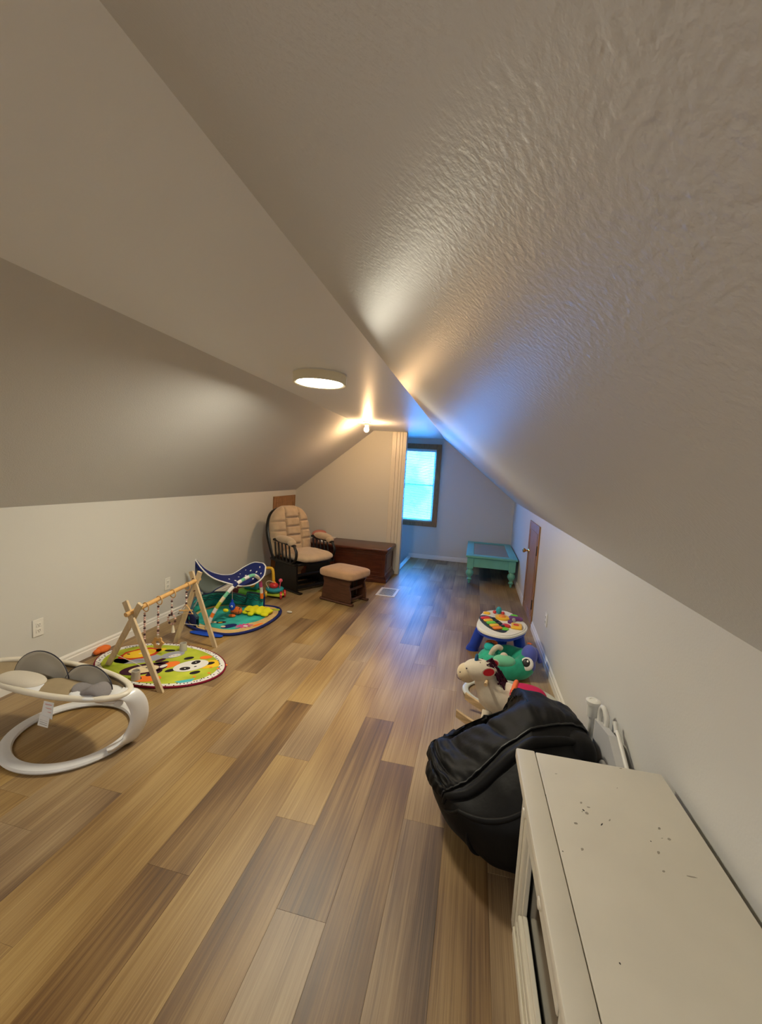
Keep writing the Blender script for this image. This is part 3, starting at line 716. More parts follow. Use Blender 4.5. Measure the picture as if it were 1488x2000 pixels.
g = MB(); g.prism(blob(1.0), -.035, -.008, AX); g.build('tray', M['toyblue'], t, ang=50)
g = MB(); g.prism(blob(1.04), -.008, .006, AX); g.prism(blob(.97), .006, .012, AX); wt = g.build('white_top', M['toyw'], t, ang=50)
# recessed keyboard panel at the front left
Xk = AX @ Tm((-.062, -.060, .0125), rz=radians(-58), s=(1.25, 1.35, 1))
P = [(.15*cos(2*pi*i/40)*(1 if abs(cos(2*pi*i/40)) < .8 else .96), .062*sin(2*pi*i/40)) for i in range(40)]
g = MB(); g.prism(P, 0, .003, Xk); kp = g.build('key_panel', M['toydk'], t)
for i, c_ in enumerate(('toyred', 'toyyel', 'toygrn', 'toyyel', 'toyorg')):
    g = MB(); g.cush((-.085+.042*i, -.010, .008), (.018, .030, .008), .4, X=Xk, n=16, m=8); g.build('key', M[c_], kp)
for i in range(4):
    g = MB(); g.cush((-.062+.042*i, .030, .010), (.011, .016, .009), .4, X=Xk, n=16, m=8); g.build('black_key', M['toydk'], kp)
def disc(x, y, r, h, m_, name, par=None, z=.012, lab=None):
    g = MB(); g.lathe([(r, 0), (r, h*.7), (r*.8, h), (0, h)], 22, X=AX @ Tm((x, y, z))); return g.build(name, M[m_], par or t, label=lab)
d_ = disc(.005, .10, .062, .016, 'toyyel', 'drum'); disc(.005, .10, .030, .024, 'toyorg', 'drum_centre', d_)
d_ = disc(.045, -.075, .034, .016, 'toyred', 'roller'); disc(.035, -.135, .034, .008, 'toygrn', 'green_arc')
g = MB(); g.cush((.125, -.055, .020), (.045, .055, .012), .35, X=AX); bk = g.build('book_page', M['toyyel'], t); g = MB(); g.cush((.122, -.055, .031), (.022, .018, .004), .5, X=AX); g.build('page_picture', M['toyred'], bk)
d_ = disc(.075, .02, .022, .02, 'toypur', 'button'); disc(.10, .055, .014, .03, 'toyg', 'button'); disc(-.05, .09, .026, .01, 'toyg2', 'speaker_disc')
g = MB(); g.ell((-.03, .19, .045), (.024, .024, .034), AX); g.build('spinner', M['toyteal'], t); 
for dx_ in (-.035, .035): g = MB(); g.ell((-.03+dx_, .185, .026), (.016, .016, .014), AX); g.build('spinner_ball', M['toyred'], t)
g = MB(); g.cush((.115, .12, .02), (.060, .040, .012), .5, X=AX); g.build('page_flap', M['toypur'], t); g = MB(); g.cush((.10, .16, .026), (.032, .018, .012), .6, X=AX); g.build('leaf_button', M['toygrn'], t)
g = MB(); g.cush((-.13, .15, .018), (.032, .022, .010), .6, X=AX); g.build('slider', M['toyyel'], t)
# three thick legs
for (tx, ty, bx_, by_) in ((-.13, .03, -.215, .10), (.02, -.06, .0, -.035), (.13, .06, .21, .12), (.13, -.05, .19, -.03)):
    a = Vector((ax+tx, ay+ty, .285)); b_ = Vector((ax+bx_, ay+by_, .0))
    ps = [a, a.lerp(b_, .35)+Vector((0, 0, .01)), a.lerp(b_, .8), b_+Vector((0, 0, .018)), b_+Vector((0, 0, .001))]
    g = MB(); g.tube(ps, [.040, .046, .046, .050, .048], 14, r2=[.030, .033, .034, .036, .034], upv=(0, 1, 0)); lg = g.build('leg', M['toyblue'], t)
    g = MB(); g.tube([b_+Vector((0, 0, .001)), b_+Vector((0, 0, .022))], .053, 16, r2=.040, upv=(0, 1, 0)); g.build('foot', M['toyblue'], lg)

# ================================================================ TURQUOISE COFFEE TABLE
M['turq'] = mat('turquoise_paint', (.15, .47, .42), .42, .4, vary=.06, vscale=10)
tx0, tx1, ty0, ty1, tz = -.055, .650, 6.08, 7.50, .41
t = thing('coffee_table', 'turquoise painted coffee table with turned legs and inset glass top', 'table', ((tx0+tx1)/2, (ty0+ty1)/2, 0))
g = MB(); b1 = .105
for q in ((tx0, tx1, ty0, ty0+b1+.03), (tx0, tx1, ty1-b1, ty1), (tx0, tx0+b1, ty0+b1+.03, ty1-b1), (tx1-b1, tx1, ty0+b1+.03, ty1-b1)): g.bx(*q, tz-.028, tz, .003)
g.build('top_frame', M['turq'], t)
M['tglass'] = mat('table_glass', (.16, .20, .21), .06, .6)
g = MB(); g.bx(tx0+b1, tx1-b1, ty0+b1+.03, ty1-b1, tz-.018, tz-.010); g.build('glass_inset', M['tglass'], t, smooth=False, label='grey reflecting glass panel')
g = MB(); i_ = .03
g.bx(tx0+i_, tx1-i_, ty0+i_, ty0+i_+.02, tz-.165, tz-.028, .002); g.bx(tx0+i_, tx1-i_, ty1-i_-.02, ty1-i_, tz-.165, tz-.028, .002)
g.bx(tx0+i_, tx0+i_+.02, ty0+i_, ty1-i_, tz-.165, tz-.028, .002); g.bx(tx1-i_-.02, tx1-i_, ty0+i_, ty1-i_, tz-.165, tz-.028, .002); g.build('apron', M['turq'], t)
for xx in (tx0+.065, tx1-.065):
    for yy in (ty0+.065, ty1-.065):
        g = MB(); g.bx(xx-.045, xx+.045, yy-.045, yy+.045, .225, tz-.029, .003)
        g.lathe([(0, 0), (.010, 0), (.014, .012), (.020, .030), (.013, .036), (.020, .044), (.033, .056), (.034, .066), (.022, .082), (.024, .098), (.042, .118), (.054, .145), (.052, .172), (.036, .196), (.032, .204), (.044, .212), (.044, .226), (0, .226)], 24, (xx, yy, 0))
        g.build('leg', M['turq'], t)

# ================================================================ LEFT SIDE
# ---------------- baby swing
M['swp'] = mat('swing_plastic', (.70, .69, .68), .28, .55); M['swr'] = mat('swing_rim', (.72, .66, .54), .35, .5)
M['tan'] = mat('tan_fabric', (.34, .26, .155), .85, .2, bump=.3, bscale=120, bdist=.002, vary=.10, vscale=9); M['mesh'] = mat('grey_mesh', (.50, .46, .38), .7, .3, bump=.3, bscale=300, bdist=.001)
M['greyf'] = mat('grey_fabric', (.22, .20, .20), .8, .2, bump=.3, bscale=60, bdist=.004); M['creamf'] = mat('cream_fabric', (.62, .56, .46), .8, .2, bump=.2, bscale=80, bdist=.003); M['navy'] = mat('navy_piping', (.02, .02, .035), .6); M['paper'] = mat('label_paper', (.74, .74, .74), .7)
M['dkbrown'] = mat('dark_mesh', (.085, .060, .038), .8)
swx, swy = -2.00, 1.775
t = thing('baby_swing', 'white oval-ring baby swing with tan seat on floor by left wall', 'baby swing', (swx, swy, 0))
g = ring_band(swx, swy, .300, .285, .062, .030, radians(-25))
g.build('floor_ring', M['swp'], t, label='glossy white floor ring')
g = MB()
arm = catmull([(-1.715, 1.70, .016), (-1.660, 1.775, .045), (-1.632, 1.81, .12), (-1.630, 1.815, .20), (-1.652, 1.79, .27), (-1.70, 1.765, .290)], 8)
g.tube(arm, [.016]*len(arm), 16, r2=[.060-.018*i/len(arm) for i in range(len(arm))], upv=(.25, 1, 0)); g.build('support_arm', M['swp'], t)
g = MB(); g.cush((-1.80, 1.79, .255), (.10, .075, .028), .7); g.tube(catmull([(-1.70, 1.76, .24), (-1.86, 1.82, .235), (-2.0, 1.80, .245)], 6), .020, 12); g.build('seat_mount', M['swp'], t)
g = MB(); g.cush((-2.02, 1.775, .245), (.15, .075, .030), .7); g.build('motor_housing', M['navy'], t)
rcx, rcy, rza, rzb, rzz = -2.128, 1.773, .475, .168, .300
g = MB(); pts = [(rcx+(rza-.016)*cos(2*pi*i/64), rcy+(rzb-.014)*sin(2*pi*i/64), rzz-.010+.03*(cos(2*pi*i/64)-1)*-.25) for i in range(64)]
g.tube(pts, .017, 12, closed=True, r2=.014, upv=(0, 0, 1)); g.build('seat_rim', M['swr'], t, label='cream oval seat rim')
def rimz(c): return rzz-.010+.0075*(1-c)
g = MB()
def sling(a, b_):
    q = 2*pi*a; r = b_
    return (rcx+(rza-.02)*r*cos(q), rcy+(rzb-.018)*r*sin(q), rimz(cos(q))-.075*(1-r**2.2)+noise.noise(Vector((r*cos(q)*5, r*sin(q)*5, 1)))*.004)
g.grid(lambda a, b_: sling(a, .02+.98*b_), 56, 12); g.build('seat_sling', M['tan'], t, ang=80)
# far wall of brown mesh
g = MB(); g.grid(lambda a, b_: (rcx+(rza-.03)*cos(pi*(.15+.55*a)), rcy+(rzb-.02)*sin(pi*(.15+.55*a))-.012*b_, rzz-.065+.062*b_), 24, 3); g.build('mesh_liner', M['dkbrown'], t, solid=.003, ang=80)
# mesh wings: rounded upright panels with dark binding
def wing(cx_, wd, ht, yb, lean, m_, name, z0):
    P = []
    for i in range(25):
        a = pi*i/24; P.append((cx_+wd*cos(a), yb-lean*sin(a), z0+ht*sin(a)))
    g = MB(); n_ = len(P); c_ = (cx_, yb, z0)
    def fn(a, b_):
        p = P[int(round(a*24))]; q = Vector(c_).lerp(Vector(p), b_); q.y += .030*sin(pi*b_)*1.0; return q
    g.grid(fn, 24, 8); o = g.build(name, M[m_], t, solid=.006, ang=80)
    g = MB(); g.tube(P, .0032, 6); g.build('binding', M['navy'], o)
wing(-2.24, .185, .150, 1.790, -.02, 'mesh', 'headrest_wing', .262)
wing(-1.93, .155, .120, 1.790, -.02, 'mesh', 'side_wing', .262)
g = MB(); g.cush((-2.240, 1.690, .310), (.135, .068, .024), .85, fn=lambda v: v+Vector((0, 0, -.10*v.x*abs(v.x)*2))); o = g.build('head_pad', M['creamf'], t, label='cream padded head support')
g = MB(); g.cush((-2.215, 1.668, .296), (.150, .060, .012), .8); g.build('piping_band', M['paper'], o)
g = MB(); g.cush((-1.835, 1.725, .305), (.100, .062, .022), .85, fn=lambda v: v+Vector((0, 0, .015*sin(v.x*40)))); o = g.build('foot_pad', M['greyf'], t, label='grey padded foot support')
g = MB(); g.cush((-1.835, 1.690, .297), (.085, .045, .012), .8); g.build('piping_band', M['paper'], o)
g = MB(); g.cush((-2.03, 1.715, .285), (.125, .085, .020), .6); g.build('crotch_panel', M['tan'], t)
g = MB(); g.add([(-1.985, 1.600, .285), (-1.925, 1.600, .285), (-1.925, 1.590, .205), (-1.990, 1.588, .215)], [(0, 1, 2, 3)]); o = g.build('care_tag', M['paper'], t, solid=.001, smooth=False, label='hanging white care tag with a red and a black printed block')
M['tagred'] = mat('tag_red', (.70, .42, .40), .7); M['tagblk'] = mat('tag_grey_print', (.30, .30, .30), .7)
g = MB(); g.add([(-1.995, 1.586, .222), (-1.935, 1.586, .215), (-1.940, 1.580, .165), (-2.003, 1.580, .168)], [(0, 1, 2, 3)]); o2 = g.build('care_tag', M['paper'], t, solid=.001, smooth=False)
for k in range(4):
    g = MB(); y_ = 1.5850-.0012*k; z_ = .208-.009*k; g.add([(-1.990, y_-.001, z_), (-1.945, y_-.001, z_-.004), (-1.945, y_-.001, z_-.007), (-1.990, y_-.001, z_-.003)], [(0, 1, 2, 3)]); g.build('print_line', M['tagblk'], o2, smooth=False)
for k in range(3):
    g = MB(); z_ = .275-.018*k; y_ = 1.5975-.0022*k; g.add([(-1.975, y_, z_), (-1.935, y_, z_), (-1.935, y_, z_-.010), (-1.975, y_, z_-.010)], [(0, 1, 2, 3)]); g.build('print_line', M['tagred'], o, smooth=False)

# ---------------- orange toy by the baseboard
M['orgp'] = mat('orange_plush', (.72, .16, .03), .8, .2)
t = thing('orange_plush_toy', 'small crumpled orange plush toy between round play mat and left baseboard', 'toy', (-2.655, 2.62, 0))
g = MB(); g.cush((-2.688, 2.63, .026), (.038, .050, .024), .9, fn=lambda v: v*(1+.2*noise.noise(v*30))); g.build('body', M['orgp'], t)
g = MB(); g.ell((-2.690, 2.575, .022), (.024, .024, .021)); g.build('head', M['orgp'], t)

# ---------------- round animal play mat
M['lime'] = mat('lime_print', (.36, .46, .03), .85, .15, bump=.2, bscale=50, bdist=.003, vary=.25, vscale=5, mottle=(.55, .60, .06)); M['mwhite'] = mat('mat_white', (.72, .70, .66), .85, .15)
M['mgrey'] = mat('mat_grey', (.33, .33, .38), .85, .15); M['mred'] = mat('mat_red', (.55, .05, .015), .85, .15); M['myel'] = mat('mat_yellow', (.80, .50, .03), .85, .15); M['morg'] = mat('mat_orange', (.85, .20, .03), .85, .15)
M['mplum'] = mat('mat_plum', (.045, .010, .022), .85, .15); M['mcream'] = mat('mat_cream', (.70, .58, .36), .85, .15); M['mcyan'] = mat('mat_cyan', (.08, .45, .48), .85, .15); M['mmar'] = mat('mat_maroon_edge', (.20, .01, .03), .85, .15); M['mblk'] = mat('mat_black', (.02, .015, .018), .85, .15)
mcx, mcy = -2.155, 2.605; ma, mb_ = .495, .330
t = thing('animal_play_mat', 'oval padded play mat printed with a panda, lion and monkey under the wooden gym', 'play mat', (mcx, mcy, 0))
def E2(a, b_, n_=64): return [(a*cos(2*pi*i/n_), b_*sin(2*pi*i/n_)) for i in range(n_)]
MX = Tm((mcx, mcy, 0), rz=radians(-2))
def padring(a, b_, r, z, n_=72): return [(a*cos(2*pi*i/n_), b_*sin(2*pi*i/n_), z) for i in range(n_)]
g = MB(); g.prism(E2(ma-.004, mb_-.004), .001, .012, MX); g.build('mat_pad', M['lime'], t)
g = MB(); g.tube(padring(ma-.004, mb_-.004, 0, .008), .0075, 8, closed=True, X=MX); g.build('edge_binding', M['mmar'], t)
g = MB(); 
vs = []; fs = []
for i in range(96):
    q = 2*pi*i/96
    for k_ in (1.0, .905): vs.append((ma*k_*cos(q)*.985, (mb_-.004)*k_*sin(q)*.985, .0132+.0015*(k_ == 1.0)))
for i in range(96): j_ = (i+1) % 96; fs.append((2*i, 2*i+1, 2*j_+1, 2*j_))
g.add(vs, fs, MX); bd_ = g.build('white_border', M['mwhite'], t, label='white border with black dots')
g = MB(); rr = random.Random(5)
for i in range(110):
    q = 2*pi*(i+rr.uniform(-.2, .2))/110; k_ = rr.choice([.92, .95, .985])*.985
    g.prism(E2(.0068, .0045, 6), .0, .0008, MX @ Tm((ma*k_*cos(q), (mb_-.004)*k_*sin(q), .0140), rz=q+rr.uniform(-.5, .5)))
o = g.build('border_dots', M['mblk'], bd_, smooth=False); o['kind'] = 'stuff'
LZ = [.0124]
def patch(x, y, a, b_, ang, m_, name, par=None, n_=28, fn=None, lab=None, lvl=1):
    """thin printed patch lying on the mat (world x, y)"""
    g = MB(); P = E2(a, b_, n_)
    if fn: P = [fn(p) for p in P]
    z = .0122+.0006*lvl
    g.prism(P, 0, .0006, Tm((x, y, z), rz=radians(ang))); return g.build(name, M[m_], par or t, smooth=False, label=lab)
patch(-2.46, 2.50, .10, .06, 40, 'lime', 'green_hill'); patch(-2.35, 2.60, .16, .075, 30, 'mgrey', 'grey_field')
patch(-1.82, 2.70, .095, .065, 40, 'myel', 'yellow_patch'); patch(-1.91, 2.79, .045, .028, 30, 'morg', 'red_patch', lvl=2)
patch(-2.08, 2.375, .095, .045, 25, 'morg', 'orange_patch'); patch(-2.075, 2.60, .07, .045, 60, 'morg', 'orange_patch', lvl=1)
def tri(x, y, P, m_, name, lvl=1):
    g = MB(); g.prism(P, 0, .0006, Tm((x, y, .0122+.0006*lvl))); g.build(name, M[m_], t, smooth=False)
tri(-1.815, 2.43, [(-.065, -.03), (.045, -.045), (.03, .055)], 'mcyan', 'cyan_triangle')
# lion
ln = patch(-2.40, 2.68, .140, .092, 52, 'mred', 'lion_print', n_=40, fn=lambda p: (p[0]*(1+.06*cos(8*math.atan2(p[1], p[0]))), p[1]*(1+.06*cos(8*math.atan2(p[1], p[0])))), lab='lion face print', lvl=2)
patch(-2.402, 2.678, .112, .070, 52, 'myel', 'face', ln, lvl=3)
patch(-2.47, 2.64, .014, .006, 0, 'mblk', 'eye', ln, lvl=4); patch(-2.41, 2.73, .012, .005, 0, 'mblk', 'eye', ln, lvl=4); patch(-2.395, 2.685, .020, .012, 50, 'mcream', 'muzzle', ln, lvl=4)
patch(-2.315, 2.78, .05, .028, 52, 'myel', 'lion_paw', ln, lvl=2)
# monkey
mk = patch(-2.195, 2.485, .150, .085, 42, 'mplum', 'monkey_print', lab='dark brown monkey face print', lvl=2)
patch(-2.19, 2.48, .095, .056, 42, 'mcream', 'face', mk, lvl=3)
for dx_, dy_ in ((-.025, -.015), (.02, .025)): patch(-2.21+dx_, 2.48+dy_, .010, .006, 0, 'mblk', 'eye', mk, lvl=4)
patch(-2.09, 2.46, .06, .03, 75, 'mplum', 'monkey_arm', mk, lvl=2); patch(-2.15, 2.365, .045, .022, -10, 'mplum', 'monkey_arm', mk, lvl=2)
patch(-2.145, 2.605, .045, .022, 45, 'mplum', 'monkey_ear', mk, lvl=2); patch(-2.10, 2.565, .030, .020, 80, 'mwhite', 'banana_flower', mk, lvl=3); patch(-2.185, 2.635, .040, .020, 70, 'mplum', 'leaf_print', mk, lvl=2)
# zebra
zb = patch(-2.165, 2.745, .085, .055, 55, 'mgrey', 'zebra_print', lab='grey zebra print', lvl=2); patch(-2.14, 2.735, .045, .026, 55, 'mwhite', 'muzzle', zb, lvl=3); patch(-2.235, 2.80, .040, .018, 20, 'mblk', 'mane', zb, lvl=3)
for k in range(4): patch(-2.165+.018*k, 2.715+.016*k, .006, .002, 30, 'mred', 'spot', zb, lvl=4)
# panda
pd = patch(-1.925, 2.635, .122, .082, 53, 'mwhite', 'panda_print', lab='white panda face print', lvl=3)
for x_, y_ in ((-2.012, 2.525), (-2.018, 2.735), (-1.825, 2.712), (-1.835, 2.555)): patch(x_, y_, .036, .022, 50, 'mblk', 'ear', pd, lvl=2)
for x_, y_, a_ in ((-1.935, 2.580, 30), (-1.925, 2.690, 75)):
    e_ = patch(x_, y_, .036, .026, a_, 'mblk', 'eye_patch', pd, lvl=4); patch(x_, y_, .006, .005, 0, 'mwhite', 'eye_glint', pd, lvl=5)
patch(-1.888, 2.632, .010, .007, 50, 'mblk', 'nose', pd, lvl=4)
for x_, y_ in ((-1.72, 2.66), (-1.74, 2.58), (-1.70, 2.73), (-1.78, 2.66), (-1.80, 2.50)): patch(x_, y_, .012, .009, 0, 'morg', 'orange_dot', lvl=2)
# grey fabric sleeves standing on the mat
for x_, y_ in ((-2.145, 2.835), (-2.135, 2.345)):
    g = MB(); g.lathe([(.028, 0), (.026, .062), (.022, .062), (.022, .004), (0, .004)], 20, (x_, y_, .013)); g.build('toy_bar_sleeve', M['mesh'], t, label='grey fabric sleeve standing on the mat')

# ---------------- wooden A-frame baby gym
M['birch'] = mat('birch_wood', (.60, .46, .28), .5, .35, vary=.14, vscale=7, stretch=(6, 6, 1)); M['dowel'] = mat('dowel_wood', (.62, .36, .13), .4, .45, vary=.12, vscale=7); M['beadd'] = mat('dark_bead', (.055, .012, .014), .45); M['beadp'] = mat('pink_bead', (.62, .38, .32), .5); M['bead3'] = mat('white_bead', (.72, .66, .58), .5); M['cord'] = mat('cotton_cord', (.70, .62, .48), .8)
t = thing('wooden_baby_gym', 'wooden A-frame baby gym with hanging bead strings over the animal mat', 'baby gym', (-2.19, 2.65, 0))
def plank_leg(a, b_, w_, th, nrm, name='leg', zf=.0005):
    a, b_ = Vector(a), Vector(b_); d = (b_-a).normalized(); nn = Vector(nrm).normalized(); s_ = d.cross(nn).normalized(); nn = s_.cross(d).normalized()
    g = MB(); vs = []
    for p in (a, b_):
        for sa, sb in ((-1, -1), (1, -1), (1, 1), (-1, 1)):
            q = p + s_*sa*w_/2 + nn*sb*th/2
            if p is a: q = q - d*((q.z-zf)/d.z)      # cut flat on the floor
            vs.append(q)
    g.add(vs, [(0, 3, 2, 1), (4, 5, 6, 7), (0, 1, 5, 4), (1, 2, 6, 5), (2, 3, 7, 6), (3, 0, 4, 7)]); return g.build(name, M['birch'], t, smooth=False)
plank_leg((-1.885, 2.28, 0), (-2.247, 2.370, .532), .036, .018, (.1, -1, 0))
plank_leg((-2.475, 2.455, 0), (-2.118, 2.362, .532), .036, .018, (.1, -1, 0), zf=.0165)
plank_leg((-1.974, 3.00, 0), (-2.190, 2.975, .615), .036, .018, (0, -1, 0))
plank_leg((-2.316, 2.965, 0), (-2.120, 2.990, .615), .036, .018, (0, -1, 0))
A_ = Vector((-2.190, 2.315, .462)); B_ = Vector((-2.150, 3.03, .545))
g = MB(); g.tube([A_, B_], .0155, 18); g.build('dowel', M['dowel'], t, label='round amber dowel')
for p_, q_ in (((-2.40, 2.44, .11), (-1.96, 2.31, .11)), ((-2.27, 2.97, .17), (-2.035, 2.99, .17))):
    g = MB(); g.tube([p_, q_], .0022, 6); g.build('spreader_cord', M['cord'], t)
for q in ((-2.165, 2.980, .56), (-2.150, 2.975, .46)): g = MB(); g.tube([Vector(q)-Vector((0, .022, 0)), Vector(q)+Vector((0, .006, 0))], .004, 8); g.build('bolt', M['beadd'], t)
def bead_string(tt, seq, zend, kind):
    c_ = A_.lerp(B_, tt); rg = thing('bead_string', kind[1], 'hanging toy', (c_.x, c_.y, zend), 0)
    # ring around the dowel
    g = MB(); R_ = .031; cz = c_.z-.0135
    d = (B_-A_).normalized(); g.tube([(c_.x+R_*cos(2*pi*i/24), c_.y+R_*cos(2*pi*i/24)*-.25+.0, cz+R_*sin(2*pi*i/24)) for i in range(24)], .0038, 8, closed=True); g.build('wooden_ring', M['dowel'], rg)
    z = cz-R_-.004; i = 0
    top_ = z
    while z > zend:
        r = .0085 if seq[i % len(seq)] == 'd' else .0080
        g = MB(); g.ell((c_.x, c_.y-.008, z-r), (r, r, r*.9), None, 12, 8)
        g.build('bead', M[{'d': 'beadd', 'p': 'beadp', 'w': 'bead3'}[seq[i % len(seq)]]], rg); z -= 2*r*.93; i += 1
    g = MB(); g.tube([(c_.x, c_.y-.008, top_+.008), (c_.x, c_.y-.008, zend-.03)], .0012, 6); g.build('string', M['cord'], rg)
    return rg, c_, z
r1, c1, z1 = bead_string(.23, 'pdp', .235, (0, 'string of dark and pink beads nearest the front of the wooden gym'))
r2, c2, z2 = bead_string(.40, 'dpwp', .225, (0, 'bead string ending in a flower-shaped wooden ring'))
g = MB()
fl_ = [(.040*(1+.16*cos(6*2*pi*i/48))*cos(2*pi*i/48), .040*(1+.16*cos(6*2*pi*i/48))*sin(2*pi*i/48)) for i in range(48)]; inn = [(.017*cos(2*pi*i/48), .017*sin(2*pi*i/48)) for i in range(48)]
X_ = Tm((c2.x, c2.y-.008, .165), rx=radians(90), rz=radians(10)); vs = []; fs = []
for zz in (-.006, .006):
    vs += [(x, y, zz) for x, y in fl_]+[(x, y, zz) for x, y in inn]
for i in range(48):
    j_ = (i+1) % 48; fs += [(i, j_, 48+j_, 48+i), (96+i, 144+i, 144+j_, 96+j_), (i, 96+i, 96+j_, j_), (48+i, 48+j_, 144+j_, 144+i)]
g.add(vs, fs, X_); g.build('flower_ring', M['dowel'], r2, label='flower-shaped wooden ring')
r3, c3, z3 = bead_string(.585, 'pdw', .345, (0, 'bead string ending in a small bead loop and tassel'))
for i in range(10):
    a = 2*pi*i/10; g = MB(); g.ell((c3.x+.032*sin(a), c3.y-.008, .300+.036*cos(a)), (.0085, .0085, .0085), None, 12, 8); g.build('bead', M['beadd' if i % 3 == 0 else 'beadp'], r3)
g = MB(); g.tube([(c3.x+.012, c3.y-.008, .26), (c3.x+.014, c3.y-.008, .20)], [.005, .014], 8); g.build('tassel', M['cord'], r3)
r4, c4, z4 = bead_string(.80, 'dpw', .365, (0, 'bead string ending in a wooden triangle at the far end of the gym'))
g = MB(); g.tube([(c4.x, c4.y-.008, .375), (c4.x-.065, c4.y-.02, .290), (c4.x+.055, c4.y+.0, .300)], .0055, 8, closed=True); g.build('wooden_triangle', M['dowel'], r4)
g = MB(); g.tube([(c4.x-.055, c4.y-.02, .318), (c4.x+.050, c4.y, .328)], .0055, 8); g.build('wooden_bar', M['dowel'], r4)

# ---------------- ocean play gym
M['onavy'] = mat('navy_fabric', (.012, .02, .12), .75, .2, bump=.2, bscale=60, bdist=.003); M['oblue'] = mat('bright_blue_fabric', (.01, .06, .42), .75, .2); M['oteal'] = mat('teal_print', (.02, .33, .31), .8, .2, vary=.4, vscale=7, mottle=(.05, .50, .42)); M['odteal'] = mat('dark_teal_print', (.015, .16, .19), .8, .2, vary=.4, vscale=12)
M['osand'] = mat('sand_print', (.60, .40, .16), .8, .2, vary=.15, vscale=12); M['owave'] = mat('wave_print', (.05, .10, .13), .8, .2); M['oyel'] = mat('yellow_plush', (.72, .68, .02), .85, .15, bump=.6, bscale=70, bdist=.006); M['opink'] = mat('pink_print', (.55, .08, .25), .8, .2); M['omesh'] = mat('grey_net', (.20, .23, .21), .8, .2); M['owhite'] = mat('white_piping', (.74, .72, .70), .6, .3)
t = thing('ocean_play_gym', 'ocean themed baby gym mat with dotted navy canopy, arch and teal bumper', 'baby gym', (-2.22, 3.68, 0))
out_ = catmull([(-2.63, 3.60, 0), (-2.52, 3.36, 0), (-2.34, 3.25, 0), (-2.17, 3.225, 0), (-1.99, 3.245, 0), (-1.86, 3.41, 0), (-1.815, 3.66, 0), (-1.835, 3.90, 0), (-1.93, 4.05, 0), (-2.12, 4.06, 0), (-2.38, 4.02, 0), (-2.58, 3.86, 0)], 8, closed=True)
P = [(p.x, p.y) for p in out_]; cx_, cy_ = -2.2, 3.65
def shr(k): return [(cx_+(x-cx_)*k, cy_+(y-cy_)*k) for x, y in P]
g = MB(); g.prism(P, .001, .016); g.build('mat_base', M['onavy'], t)
g = MB(); g.tube([(x, y, .016) for x, y in P], .012, 8, closed=True); g.build('rolled_edge', M['onavy'], t)
g = MB(); g.prism(shr(.945), .0165, .019); g.build('sand_print', M['osand'], t, smooth=False)
g = MB(); 
tl = catmull([(-2.55, 3.60, 0), (-2.45, 3.42, 0), (-2.30, 3.34, 0), (-2.10, 3.32, 0), (-1.99, 3.38, 0), (-2.0, 3.50, 0), (-1.93, 3.62, 0), (-1.92, 3.78, 0), (-2.0, 3.92, 0), (-2.15, 3.97, 0), (-2.40, 3.92, 0), (-2.52, 3.80, 0)], 7, closed=True)
g.prism([(p.x, p.y) for p in tl], .0193, .0205); g.build('sea_print', M['oteal'], t, smooth=False)
def pp(x, y, a, b_, ang, m_, name, z=.021, n_=24, par=None, lab=None, fn=None):
    g = MB(); Q = E2(a, b_, n_)
    if fn: Q = [fn(p) for p in Q]
    g.prism(Q, 0, .0007, Tm((x, y, z), rz=radians(ang))); return g.build(name, M[m_], par or t, smooth=False, label=lab)
ray_ = pp(-2.10, 3.400, .075, .045, 60, 'onavy', 'fish_print'); pp(-2.14, 3.37, .022, .020, 0, 'mcream', 'fish_belly', z=.0218, par=ray_)
tu = pp(-2.285, 3.435, .030, .022, 20, 'mcream', 'turtle_head_print', lab='pale turtle head print'); pp(-2.285, 3.432, .010, .008, 0, 'mblk', 'eye', z=.0218, par=tu)
sh_ = pp(-2.215, 3.455, .045, .026, 40, 'mplum', 'turtle_shell_print'); pp(-2.22, 3.45, .020, .010, 40, 'myel', 'shell_spot', z=.0218, par=sh_)
fw_ = pp(-1.985, 3.455, .090, .060, 40, 'opink', 'flower_print', n_=60, fn=lambda p: (p[0]*(.75+.25*cos(9*math.atan2(p[1], p[0]))), p[1]*(.75+.25*cos(9*math.atan2(p[1], p[0])))), lab='magenta flower print'); pp(-1.965, 3.455, .022, .018, 0, 'mwhite', 'flower_centre', z=.0218, par=fw_)
pp(-1.88, 3.53, .060, .018, 70, 'morg', 'coral_print'); pp(-1.915, 3.98, .05, .03, 10, 'lime', 'seaweed_print')
# bumper wall round the back and left
bp = catmull([(-2.34, 3.28, 0), (-2.50, 3.40, 0), (-2.60, 3.60, 0), (-2.57, 3.84, 0), (-2.40, 3.97, 0), (-2.22, 4.0, 0), (-2.06, 3.98, 0)], 10)
def bump_h(a): return .085+.055*sin(pi*min(1, a*1.25)) if a < .8 else .135
def bsec(i, side, top_, out=0):
    a = i/(len(bp)-1); p = bp[i]; d = (bp[min(i+1, len(bp)-1)]-bp[max(i-1, 0)]).normalized(); n_ = Vector((d.y, -d.x, 0))
    return p + n_*side*(.014+out) + Vector((0, 0, .020 + (bump_h(a) if top_ else 0)))
for side, m_, nm in ((-1, 'onavy', 'bumper_outer'), (1, 'oteal', 'bumper_inner')):
    g = MB(); N_ = len(bp)-1
    g.grid(lambda a, b_: bsec(int(round(a*N_)), side, False).lerp(bsec(int(round(a*N_)), side, True), b_) + Vector((0, 0, 0)), N_, 5)
    bo = g.build(nm, M[m_], t, solid=.004, ang=80)
g = MB(); g.tube([(bsec(i, 1, True)+bsec(i, -1, True))/2 for i in range(len(bp))], .016, 8); bt = g.build('bumper_top', M['owave'], t)
